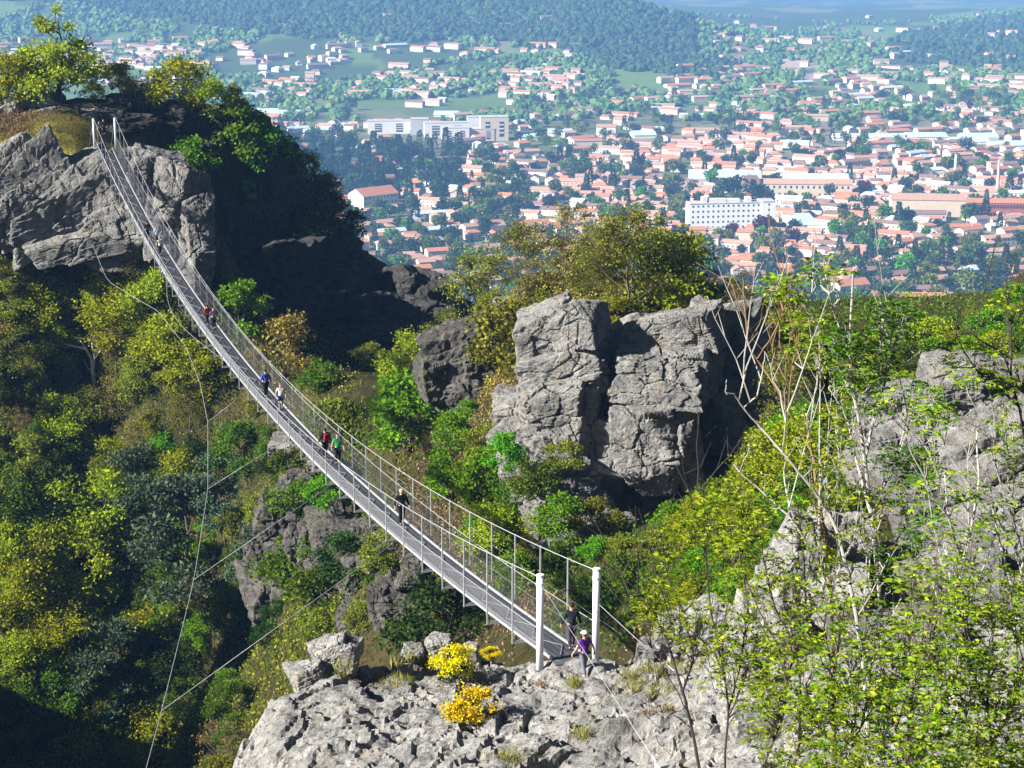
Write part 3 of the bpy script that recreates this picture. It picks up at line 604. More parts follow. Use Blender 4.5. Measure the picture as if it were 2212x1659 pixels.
# ------------------------------------------------------------------ trees and bushes
def unit(n, r): v = r.normal(size=(n, 3)); return v/np.linalg.norm(v, axis=1)[:, None]
def make_plant(seed, H, W, nleaf, ls, frm=.25, clumps=14, stems=1, twigs=10, trunk_r=.1, rc=.26, flat=.75, prof='round', spreadleaf=1., bend=.06):
    r = np.random.default_rng(seed); tr = MB(); cr = MB()
    SA, SB, RA, RB = [], [], [], []
    paths = []
    for k in range(stems):
        a = r.uniform(0, 2*PI); off = (W*.28 if stems > 1 else 0)*r.uniform(.5, 1)
        top = np.array([math.cos(a)*off, math.sin(a)*off, H*r.uniform(.72, .88)]); t = np.linspace(0, 1, 7)[:, None]
        P = t**1.2*top*np.array([1, 1, 0])+t*top*np.array([0, 0, 1])+np.cumsum(r.normal(size=(7, 3))*np.array([1, 1, 0])*H*bend*.35, 0)*(t > 0)
        paths.append(P); tr.tube(P, np.linspace(trunk_r, trunk_r*.25, 7)/(1 if stems == 1 else 1.5), 6)
    C = []
    for k in range(clumps):
        f = r.uniform(frm, 1.) if k else .97
        g = (f-frm)/(1-frm+1e-6)
        w = {'round': math.sqrt(max(.04, 1-(2*g-.85)**2*.75)), 'cone': 1.05-g*.95, 'spread': .45+.75*g if g < .75 else 1.0-(g-.75)*2.6, 'column': .75}[prof]
        a = k*2.4+r.uniform(-.5, .5); rad = W/2*w*math.sqrt(r.uniform(.12, 1))
        c = np.array([math.cos(a)*rad, math.sin(a)*rad, H*(frm+(1-frm)*g*.93)]); R_ = W*rc*r.uniform(.65, 1.2)*(1 if prof != 'cone' else w+.2); C.append((c, R_))
        P = paths[k % stems]; j = max(1, int(np.clip((c[2]-.45*rad)/H/.85*6, 1, 5))); s = P[j]
        m1 = s+(c-s)*.5+np.array([0, 0, -.06*rad])+r.normal(size=3)*.05*W*.3
        rr = trunk_r*.38
        SA += [s, m1]; SB += [m1, c]; RA += [rr, rr*.65]; RB += [rr*.65, rr*.3]
        e = c+unit(twigs, r)*R_*r.uniform(.5, 1.15, (twigs, 1))*np.array([1, 1, flat])+np.array([0, 0, .1*R_])
        st = c+(m1-c)*r.uniform(0, .5, (twigs, 1))
        SA += list(st); SB += list(e); RA += [rr*.28]*twigs; RB += [rr*.1]*twigs
    tr.sticks(np.array(SA), np.array(SB), np.array(RA), np.array(RB), 4)
    wt = np.array([x[1]**2 for x in C]); wt /= wt.sum(); ci = r.choice(len(C), nleaf, p=wt)
    cc = np.array([x[0] for x in C])[ci]; cR = np.array([x[1] for x in C])[ci]
    d = unit(nleaf, r); d[:, 2] = np.where(r.random(nleaf) < .3, np.abs(d[:, 2]), d[:, 2])
    rr = r.random(nleaf)**.45*spreadleaf
    # leaves gather in sprays inside each clump
    k = 9; sp = unit(len(C)*k, r).reshape(len(C), k, 3)[ci, r.integers(0, k, nleaf)]
    d = d*.62+sp*.6; p = cc+d*(cR*rr)[:, None]*np.array([1, 1, flat])
    D = d*.8+r.normal(size=(nleaf, 3))*.7+np.array([0, 0, -.1])
    L = ls*r.uniform(.6, 1.35, nleaf); cr.leaves(p, D, L, L*r.uniform(.5, .8, nleaf), r=r)
    z = np.concatenate(cr.v)[:, 2]
    for arr in cr.v: arr[:, 2] = np.maximum(arr[:, 2], .03)
    return tr, cr
LIB = {}
def lib(kind, n, leafm, bark, **kw):
    LIB[kind] = []
    for i in range(n):
        tr, cr = make_plant(hash(kind) % 1 + i*13+sum(map(ord, kind)), **kw)
        LIB[kind].append((tr.mesh('trunk', M[bark]), cr.mesh('crown', M[leafm]), kw['H'], kw['W']))
lib('round_olive', 3, 'lf_olive', 'bark', H=7, W=5.5, nleaf=6200, ls=.265, frm=.2, clumps=16, trunk_r=.11, twigs=14)
lib('round_green', 3, 'lf_green', 'bark', H=7, W=5.5, nleaf=6200, ls=.265, frm=.18, clumps=16, trunk_r=.11)
lib('round_yellow', 3, 'lf_yellow', 'bark', H=6, W=6, nleaf=5600, ls=.29, frm=.14, clumps=20, trunk_r=.1)
lib('bright_bush', 3, 'lf_bright', 'bark', H=4, W=3.8, nleaf=4200, ls=.25, frm=.1, clumps=16, stems=3, trunk_r=.07)
lib('olive_bush', 2, 'lf_olive', 'bark', H=3, W=3.6, nleaf=2800, ls=.23, frm=.1, clumps=12, stems=4, trunk_r=.05, twigs=16)
lib('green_bush', 2, 'lf_green', 'bark', H=3, W=3.6, nleaf=3000, ls=.23, frm=.1, clumps=12, stems=4, trunk_r=.05)
lib('dark_bush', 2, 'lf_dark', 'bark_dark', H=3, W=4, nleaf=4200, ls=.19, frm=.06, clumps=14, stems=4, trunk_r=.05)
lib('brown_bush', 2, 'lf_brown', 'bark', H=4, W=3.8, nleaf=2600, ls=.18, frm=.12, clumps=13, stems=5, trunk_r=.06, twigs=40)
lib('airy', 3, 'lf_olive', 'bark', H=9, W=7, nleaf=4300, ls=.21, frm=.22, clumps=24, trunk_r=.13, twigs=34, rc=.2, prof='round', spreadleaf=1.15)
lib('airy_yellow', 2, 'lf_yellow', 'bark_dark', H=9, W=8, nleaf=9000, ls=.27, frm=.16, clumps=24, trunk_r=.16, twigs=26, rc=.17, prof='cone', spreadleaf=1.25)
lib('bare', 3, 'lf_brown', 'bark', H=8, W=5.5, nleaf=1900, ls=.16, frm=.25, clumps=20, trunk_r=.1, twigs=44, rc=.22, prof='spread', spreadleaf=1.2)
lib('pine', 2, 'lf_pine', 'bark', H=11, W=9, nleaf=8000, ls=.34, frm=.2, clumps=24, trunk_r=.16, rc=.2, flat=.34, prof='round', twigs=8)
lib('gorse', 2, 'lf_gorse', 'bark_dark', H=1.3, W=1.5, nleaf=3000, ls=.075, frm=.3, clumps=26, stems=5, trunk_r=.03, rc=.2, twigs=10)
# green stems below the gorse flowers
for i, g in enumerate(LIB['gorse']):
    tr, cr = make_plant(77+i, H=1.0, W=1.25, nleaf=1600, ls=.07, frm=.08, clumps=20, stems=5, trunk_r=.02, rc=.22); LIB['gorse'][i] = g+(cr.mesh('green_stems', M['lf_dark']),)
_pc = {}
def plant(kind, u, v, hpx, look, zone, name='tree', cat=None, Y=None, wide=1., label=None, group=None, p=None, sink=.1):
    if p is None:
        p = hit(u, v, 60 if Y is None else Y-18, 330 if Y is None else Y+25)
        if p is None: p = at(u, v, Y or 180.); p[2] = float(height(p[0], p[1]))
    L = LIB[kind]; i = _pc.get(kind, 0); _pc[kind] = i+1; L_ = L[i % len(L)]; Lk = L_
    sc = hpx/ppm(p[1])/L_[2]; o = thing(name, label, cat or name.replace('_', ' '), (p[0], p[1], p[2]-sink), rng.uniform(0, 2*PI), group, (sc*wide, sc*wide, sc))
    kid('trunk' if name != 'gorse_bush' else 'stems', L_[0], o); kid('crown' if name != 'gorse_bush' else 'flowers', L_[1], o)
    if len(L_) > 4: kid('green_stems', L_[4], o)
    if label is None: pend(o, look, zone)
    return o
def deck_u(v): s = np.linspace(0, BL, 200); uu, vv = proj(bp(s, 1+0*s)); return np.interp(v, vv[::-1], uu[::-1])
# --- plants one can name
for a in [
 ('airy_yellow',122,226,215,'tall airy yellow-green tree alone on the left hilltop','tree',1.15,205),
 ('round_yellow',30,222,105,'low yellow-green tree at the left edge behind the summit boulders','tree',1.3,210),
 ('round_yellow',205,220,42,'small yellow shrub between the hilltop tree and the slender sapling','shrub',1.,208),
 ('round_yellow',262,210,80,'slender yellow-green sapling standing on the dark rock band','tree',.9,209),
 ('bare',285,205,62,'thin leafless tree behind the slender sapling on the hilltop','tree',.9,214),
 ('round_yellow',378,248,118,'dense rounded golden-green tree on the dark rock band','tree',1.25,211),
 ('round_yellow',455,264,88,'golden-green tree tucked right of the dense rounded one','tree',1.,211),
 ('airy_yellow',508,288,112,'loose yellow-green tree at the right shoulder of the hilltop','tree',.95,213),
 ('bright_bush',415,385,85,'bright green bush in front of the shaded cliff near the bridge head','bush',1.2,197),
 ('bright_bush',372,360,45,'small green bush beside the right bridge head rock','bush',1.,197),
 ('bright_bush',520,345,110,'sunlit green bush hanging over the shaded cliff edge','bush',1.2,212),
 ('bright_bush',568,388,110,'leafy green bush right of the cliff-edge tree','bush',1.2,213),
 ('bright_bush',540,432,44,'single bright bush glowing in the black shaded cliff','bush',1.1,205),
 ('round_green',645,446,120,'green tree on the ridge end above the town conifers','tree',1.1,214),
 ('round_olive',695,486,115,'olive tree on the ridge end beside the town view','tree',1.1,213),
 ('dark_bush',715,520,95,'dark tree at the tip of the leafy ridge','tree',1.2,211),
 ('dark_bush',655,520,75,'dark shrub below the leafy ridge end','bush',1.3,210),
 ('olive_bush',745,535,50,'low olive shrub at the foot of the ridge tip','bush',1.3,207),
 ('bright_bush',522,712,105,'bright green bush pressed against the netting mid-bridge','bush',1.15,182),
 ('bright_bush',492,650,55,'small pale green sapling beside the cable near the black cliff','bush',.8,186),
 ('brown_bush',615,830,150,'tall brown-tipped bush right of the bridge above the ravine','bush',1.05,170),
 ('green_bush',688,842,66,'small green bush at the right foot of the brown-tipped bush','bush',1.1,168),
 ('bright_bush',878,975,165,'large bright green bush in front of the mossy boulder cluster','bush',1.05,138),
 ('bright_bush',985,985,95,'bright green bush right of the large bright one','bush',1.1,134),
 ('bright_bush',1040,1098,130,'full green bush in the middle of the ravine slope','bush',.95,124),
 ('bright_bush',960,1075,95,'leafy green bush left of the full ravine bush','bush',1.,129),
 ('green_bush',1130,1105,110,'upright green bush near the foot of the jointed crag','bush',.8,117),
 ('olive_bush',1190,985,50,'small olive bush on the ledge left of the big lower block','bush',1.4,117),
 ('bright_bush',1130,985,45,'small bright bush beside the olive ledge bush','bush',1.2,121),
 ('bright_bush',1320,905,40,'tuft of green leaves in the crack of the jointed crag','bush',.8,116),
 ('round_yellow',1060,1195,110,'pale yellow-green bush seen through the bridge netting','bush',1.25,108),
 ('round_yellow',1180,1175,80,'yellow-green bush right of the bridge above the near pylons','bush',1.1,108),
 ('bright_bush',1110,1280,90,'low green bush behind the near right handrail','bush',1.2,100),
 ('green_bush',1215,1255,105,'slim green shrub behind the right pylon','bush',.9,97),
 ('dark_bush',955,1412,160,'wide fine-leaved dark green bush directly behind the rock ledge','bush',1.15,90),
 ('green_bush',1330,1290,95,'green shrub between the right pylon and the bare stems','bush',1.,85),
 ('dark_bush',1290,1340,80,'dark shrub in the hollow right of the right pylon','bush',1.2,84),
 ('bright_bush',720,1090,60,'bright green bush on the rocks beneath the bridge middle','bush',1.6,137),
 ('green_bush',620,1020,60,'green bush below the small smooth boulder','bush',1.2,152),
 ('olive_bush',1092,790,130,'yellow-olive bush left of the top of the jointed crag','bush',1.05,131),
 ('round_yellow',1325,700,60,'soft yellow-green shrub behind the crag top','bush',1.9,130),
 ('olive_bush',1330,760,40,'olive tuft in the notch between the crag summits','bush',1.2,121),
 ('round_yellow',882,590,110,'bright yellow-green tree alone behind the black ravine','tree',1.05,172),
 ('bright_bush',1040,630,40,'small bright bush in the brown scrub behind the crag','bush',1.1,150),
 ('airy',1045,650,250,'tall airy olive tree on the ridge, left of two behind the crag','tree',.95,160),
 ('airy',975,640,150,'smaller airy olive tree left of the tall one on the ridge','tree',1.1,165),
 ('bare',1225,660,230,'nearly leafless brown tree on the ridge left of the dense thicket','tree',.95,150),
 ('airy',1130,655,180,'thin airy tree between the tall olive tree and the leafless one','tree',.9,158),
 ('airy',1345,690,240,'dense olive-green tree forming the left of the ridge thicket','tree',1.1,148),
 ('round_yellow',1455,700,200,'yellow-green tree forming the right of the ridge thicket','tree',1.,150),
 ('airy',1400,700,255,'airy tree rising in the centre of the ridge thicket','tree',.9,145),
 ('airy',1290,670,150,'thin olive tree at the left edge of the ridge thicket','tree',.9,152),
 ('bare',1600,720,150,'bare brown tree behind the right shoulder of the crag','tree',1.,150),
 ('bare',1690,790,150,'bare brown tree in front of the orange roofs right of the crag','tree',1.1,155),
 ('bare',1540,690,120,'slight bare tree at the right end of the ridge thicket','tree',.9,156),
 ('bare',1640,830,190,'brown budding tree behind the shaded side of the crag','tree',1.,130),
 ('airy',1700,930,190,'olive tree between the crag and the leafy saplings','tree',1.,118),
 ('round_yellow',1690,1060,150,'yellow-green tree right of the black shaded crag face','tree',1.1,105),
 ('bright_bush',1730,1000,120,'bright bush behind the long bare sapling limb','bush',1.2,108),
 ('round_olive',800,560,70,'pale olive shrub at the edge of the shaded cliff top','bush',1.2,181),
 ('olive_bush',560,890,50,'low olive bush beside the walkway under the brown-tipped bush','bush',1.2,168),
 ('green_bush',1350,1260,60,'dark green ivy bush below the jointed crag','bush',.9,92),
 ]:
    kind, u, v, hp, lb, cat, wd, Y = a
    plant(kind, u, v, hp, None, None, cat, cat, Y, wd, lb)
def deck_edge_u_(v): s = np.linspace(0, BL, 200); uu, vv = proj(bp(s, -1+0*s)); return np.interp(v, vv[::-1], uu[::-1])
# thin wood on the ridge and the ravine sides
spots = []; tries = 0
def far_enough(u, v, d, L): return all(((u-a)/1.)**2+((v-b)*1.25)**2 > d*d for a, b in L)
def zone_fill(n, box, ok_, d, kinds, pr, hr, zone, ymin, ymax, grp, wide=(.9, 1.3)):
    sp = []; t = 0
    while len(sp) < n and t < 6000:
        t += 1; u = rng.uniform(box[0], box[2]); v = rng.uniform(box[1], box[3])
        if ok_(u, v) and far_enough(u, v, d, sp): sp.append((u, v))
    P, ok = hits([s[0] for s in sp], [s[1] for s in sp], ymin, ymax)
    for s, p, k in zip(sp, P, ok):
        if not k: continue
        kind, look = kinds[rng.choice(len(kinds), p=pr)]; nm = 'bush' if 'bush' in look or 'shrub' in look else 'tree'
        plant(kind, s[0], s[1], rng.uniform(*hr)*(1 if nm == 'tree' else .62), look, zone, nm, nm, wide=rng.uniform(*wide), group=('trees ' if nm == 'tree' else 'bushes ')+grp, p=p)
zone_fill(64, (770, 560, 1720, 790), lambda u, v: (u < 1580 or v > 715) and not (1130 < u < 1560 and v > 690) and (u > 1030 or v < 545+(u-760)*.1), 42, [('airy', 'thin airy olive tree'), ('bare', 'bare twiggy tree'), ('brown_bush', 'brown-tipped bush'), ('olive_bush', 'low olive bush'), ('round_olive', 'olive-brown tree'), ('green_bush', 'green bush')], [.2, .24, .2, .16, .12, .08], (60, 115), 'ridge', 95, 260, 'on the ridge')
zone_fill(34, (900, 880, 1420, 1340), lambda u, v: u > deck_u(v)+60 and u > 1010 and not (1240 < u < 1540 and v < 1120), 52, [('olive_bush', 'low olive bush'), ('brown_bush', 'brown-tipped bush'), ('green_bush', 'green bush'), ('bright_bush', 'bright green bush'), ('dark_bush', 'dark green bush')], [.26, .2, .24, .18, .12], (60, 95), 'ravine', 84, 200, 'on the ravine side')
zone_fill(30, (1440, 940, 1790, 1340), lambda u, v: u > 1640 or v > 1130, 46, [('bright_bush', 'bright green bush'), ('green_bush', 'green bush'), ('round_yellow', 'yellow-green tree'), ('dark_bush', 'dark green bush')], [.4, .25, .2, .15], (75, 115), 'gully', 76, 190, 'in the gully')
scatter_later = (1430, 980, 1830, 1360)
zone_fill(20, (560, 960, 900, 1390), lambda u, v: u < deck_edge_u_(v)-30, 62, [('green_bush', 'green shrub'), ('dark_bush', 'dark green shrub'), ('olive_bush', 'low olive shrub'), ('bright_bush', 'bright green shrub')], [.34, .32, .2, .14], (70, 105), 'underside', 84, 200, 'under the bridge')
for k_, u, v, hp, Y_, lb in (('bright_bush',1095,1010,75,113,'bright bush at the far left foot of the jointed crag'),('green_bush',1150,1075,80,111,'green bush before the lower left rocks of the jointed crag'),('olive_bush',1215,1010,60,113,'olive bush growing on the lower left rocks of the jointed crag'),('bright_bush',1205,1150,85,108,'bright bush below the lower left rocks of the jointed crag'),('olive_bush',1290,1150,75,109,'olive bush below the cleft of the jointed crag'),('green_bush',640,1120,85,136,'green bush growing on top of the broken dark rock face'),('bright_bush',705,1100,75,131,'bright bush on the upper right of the broken dark rock face'),('dark_bush',750,1240,90,124,'dark bush in the middle of the broken dark rock face'),('green_bush',620,1260,100,134,'green bush at the left side of the broken dark rock face'),('olive_bush',820,1220,70,119,'olive bush on the right end of the broken dark rock face'),('green_bush',690,1330,110,125,'green bush at the foot of the broken dark rock face')):
    plant(k_, u, v, hp, None, None, 'bush', 'bush', None, 1.2, lb, p=at(u, v, Y_))
# gorse on the ledge
for u, v, hp, w, lb in ((980,1470,88,1.0,'orange-yellow gorse bush with brown lower stems beside the left pylon'),(1018,1566,88,1.2,'bright yellow gorse bush lowest on the rock ledge'),(1058,1420,28,1.4,'small tuft of yellow gorse on the ledge rim')):
    q = onledge(u, v); plant('gorse', u, v, hp, None, None, 'gorse_bush', 'gorse bush', None, w, lb, p=q, sink=.05)
q = onledge(1545, 1480); plant('olive_bush', 0, 0, 75, None, None, 'shrub', 'shrub', None, .9, 'brown-green tuft wedged between the pale rocks right of the pylons', p=q)
plant('gorse', 0, 0, 18, None, None, 'gorse_bush', 'gorse bush', None, 1., 'tiny yellow gorse clump behind the mid-bridge netting', p=at(908, 1196, 118)*np.array([1,1,0])+np.array([0,0,float(height(*at(908,1196,118)[:2]))]))
# dead white tree and pine
mb = MB(); r = np.random.default_rng(3); base = hit(205, 832, 150, 220); k = 1/ppm(base[1])
def px(u, v, dy=0): return np.array([(u-205)*k, dy, -(v-832)*k])
for pts, ra in (([(205,832),(204,800),(200,770),(190,745),(160,738),(140,733)],.2),([(203,790),(208,765),(205,740),(196,722)],.14),([(206,770),(222,750),(225,735),(230,715)],.11),([(190,745),(180,730),(165,722)],.08),([(160,738),(148,745),(140,742)],.06),([(204,800),(190,790),(182,770)],.07),([(208,765),(215,735),(212,715)],.06)):
    P = np.array([px(u, v, r.normal()*.5*i/3) for i, (u, v) in enumerate(pts)]); mb.tube(P, np.linspace(ra, ra*.35, len(P)), 6)
o = thing('dead_tree', 'bleached white dead tree with bare forked limbs on the wooded slope', 'dead tree', base-(0, 0, .2)); mb.obj('trunk', M['bark_dead'], o)
plant('pine', 400, 1330, 330, None, None, 'pine_tree', 'pine', 168, 1., 'large soft blue-green pine on the lower wooded slope')
plant('pine', 480, 1150, 190, None, None, 'pine_tree', 'pine', 170, 1., 'smaller blue-green pine behind the large one, by the wind cable')
plant('pine', 300, 1180, 230, None, None, 'pine_tree', 'pine', 176, .9, 'tall blue-green pine left of the large one, below the dead tree')
plant('pine', 250, 1560, 260, None, None, 'pine_tree', 'pine', 170, .9, 'lowest blue-green pine, near the bottom of the wind cable')
plant('pine', 560, 1290, 170, None, None, 'pine_tree', 'pine', 158, 1., 'dark pine in gorge shade left of the bridge rocks')
# --- the wooded slope left of the bridge
def deck_edge_u(v): s = np.linspace(0, BL, 200); uu, vv = proj(bp(s, -1+0*s)); return np.interp(v, vv[::-1], uu[::-1])
spots = []; tries = 0
def far_enough(u, v, d, L): return all(((u-a)/1.)**2+((v-b)*1.25)**2 > d*d for a, b in L)
while len(spots) < 175 and tries < 9000:
    tries += 1; u = rng.uniform(-130, 760); v = rng.uniform(620, 1800)
    if v < 1480 and u > deck_edge_u(v-90)-15: continue
    if u > 500 and v > 1420 or (u > 530 and v > 900): continue
    if v < 700 and u > 330: continue
    if 60 < u < 320 and v < 640: continue
    if abs(u-190) < 55 and abs(v-800) < 70: continue
    if not far_enough(u, v, 58 if v > 850 else 50, spots): continue
    spots.append((u, v))
P_, ok = hits([s[0] for s in spots], [s[1] for s in spots], 110, 240)
wood = [(s, p) for s, p, k_ in zip(spots, P_, ok) if k_]
yp = [(60,1230,140),(215,1140,110),(100,1330,120),(330,660,120),(430,800,80),(300,620,100)]
for (u, v), p in wood:
    near_y = any((u-a)**2+(v-60-b)**2 < c_*c_*.6 for a, b, c_ in yp)
    x = rng.random()
    if near_y and x < .75: kind, look = 'round_yellow', 'yellow-green tree'
    elif v < 950:
        kind, look = [('round_olive', 'olive-brown tree'), ('airy', 'thin airy olive tree'), ('brown_bush', 'brown-tipped bush'), ('round_yellow', 'yellow-green tree'), ('green_bush', 'green bush'), ('olive_bush', 'low olive bush'), ('bare', 'bare twiggy tree')][rng.choice(7, p=[.26, .22, .08, .18, .04, .08, .14])]
    else:
        kind, look = [('round_olive', 'olive-brown tree'), ('round_green', 'mid-green tree'), ('bright_bush', 'bright green bush'), ('dark_bush', 'dark green bush'), ('round_yellow', 'yellow-green tree'), ('green_bush', 'green bush'), ('bare', 'bare twiggy tree')][rng.choice(7, p=[.16, .27, .17, .14, .08, .08, .10])]
    nm = 'bush' if 'bush' in look else 'tree'
    hp = (rng.uniform(75, 135) if nm == 'tree' else rng.uniform(50, 80))*(1 if v < 1000 else 1.15)
    plant(kind, u, v, hp, look, 'slope', nm, nm, wide=rng.uniform(.9, 1.25), group='trees on the wooded slope' if nm == 'tree' else 'bushes on the wooded slope', p=p)
# --- the green hillside at the right
spots = []; tries = 0
while len(spots) < 60 and tries < 4000:
    tries += 1; u = rng.uniform(1740, 2360); v = rng.uniform(660, 960)
    top = 765 if u < 1960 else 765-(u-1960)*.66
    if v < top+20 or not far_enough(u, v, 48, spots): continue
    spots.append((u, v))
P_, ok = hits([s[0] for s in spots], [s[1] for s in spots], 82, 330)
for s, p, k_ in zip(spots, P_, ok):
    if not k_ or p[1] < 95: continue
    kind, look = [('round_yellow', 'yellow-green tree'), ('round_green', 'mid-green tree'), ('bright_bush', 'bright green bush'), ('airy', 'thin airy olive tree'), ('round_olive', 'olive-brown tree')][rng.choice(5, p=[.3, .18, .34, .1, .08])]
    nm = 'bush' if 'bush' in look else 'tree'
    plant(kind, s[0], s[1], rng.uniform(45, 85), look, 'hillside', nm, nm, wide=1.3, group='trees on the right hillside', p=p)
# --- scrub, dry grass and low growth: nobody could count it
def scatter(name, mat, n, box, Lr, Wr, per=9, spread=.5, filt=None, up=.6, ymin=60, ymax=330, hgt=.5):
    us = rng.uniform(box[0], box[2], n); vs = rng.uniform(box[1], box[3], n)
    P, ok = hits(us, vs, ymin, ymax, 200); ok &= (filt(us, vs, P) if filt else True); P = P[ok]; k = len(P)
    C = np.repeat(P, per, 0)+rng.normal(size=(k*per, 3))*np.array([spread, spread, 0])
    C[:, 2] = height(C[:, 0], C[:, 1])+np.abs(rng.normal(size=k*per))*hgt*.5
    D = rng.normal(size=(k*per, 3))*.6+np.array([0, 0, up]); L = rng.uniform(*Lr, k*per)
    return tag(MB().add(*_lv(C, D, L, L*Wr)).obj(name, mat), kind='stuff')
def _lv(C, D, L, W): m_ = MB().leaves(C, D, L, W); return m_.v[0], m_.f[0][0]
scatter('undergrowth', M['lf_olive'], 9000, (-250, 560, 760, 1800), (.16, .34), .55, 9, .6, lambda u, v, P: fbm(P*.12, 2, 5) > -.15)
scatter('green_undergrowth', M['lf_green'], 6500, (-250, 640, 900, 1800), (.16, .36), .55, 9, .6, lambda u, v, P: fbm(P*.12, 2, 5) < .05)
scatter('scrub_leaves', M['lf_brown'], 4500, (760, 540, 1720, 960), (.12, .28), .5, 9, .5, lambda u, v, P: (u > 1030) | (v < 545+(u-760)*.1))
scatter('ravine_leaves', M['lf_green'], 2600, (560, 880, 1420, 1400), (.12, .28), .55, 9, .5, lambda u, v, P: fbm(P*.2, 2, 6) > -.1)
scatter('dry_leaves', M['bracken'], 2600, (860, 820, 1420, 1400), (.12, .28), .5, 9, .5, lambda u, v, P: fbm(P*.2, 2, 6) < .05)
scatter('ridge_leaves', M['lf_dark'], 700, (540, 300, 780, 560), (.16, .36), .55, 10, .6, lambda u, v, P: P[:, 1] > 180)
scatter('gully_leaves', M['lf_green'], 3600, scatter_later, (.12, .28), .55, 9, .5, None, .6, 74, 200)
scatter('hillside_leaves', M['lf_green'], 4200, (1640, 640, 2500, 1100), (.10, .24), .55, 10, .7, lambda u, v, P: P[:, 1] > 92)
scatter('dry_grass', M['grass'], 5200, (-60, 268, 330, 335), (.10, .24), .12, 14, .4, lambda u, v, P: (P[:, 1] > 185) & (P[:, 1] < 212), 1.)
scatter('bracken', M['bracken'], 500, (-80, 268, 60, 300), (.2, .4), .3, 12, .6, lambda u, v, P: P[:, 1] > 185)
scatter('slope_grass', M['lf_bright'], 900, (60, 555, 330, 630), (.1, .25), .2, 10, .4, lambda u, v, P: P[:, 1] > 150, .9)
def ledge_tufts(name, mat, spots, n, L0, W0, up=1.):
    C = []
    for u, v, ru, rv in spots:
        for _ in range(n):
            p = onledge(u+rng.normal()*ru, v+rng.normal()*rv); C.append(p)
    C = np.repeat(np.array(C), 14, 0)+rng.normal(size=(len(C)*14, 3))*np.array([.09, .09, 0.01]); D = rng.normal(size=C.shape)*.45+np.array([0, 0, up])
    L = rng.uniform(L0*.5, L0*1.3, len(C)); tag(MB().add(*_lv(C, D, L, L*W0)).obj(name, mat), kind='stuff')
ledge_tufts('ledge_grass', M['grass'], [(1370,1480,26,10),(1420,1500,24,10),(1395,1455,30,6),(1440,1440,30,8),(860,1470,20,6),(900,1440,16,5),(1010,1455,20,5),(1100,1640,22,8),(740,1455,5,6),(1260,1590,10,6),(1240,1480,8,5)], 26, .26, .07)
ledge_tufts('ledge_moss', M['bracken'], [(800,1475,26,5),(850,1480,18,4),(770,1465,14,3),(1405,1540,22,7),(1170,1478,8,3),(1440,1530,16,6),(1060,1475,10,3)], 26, .09, .3, .5)
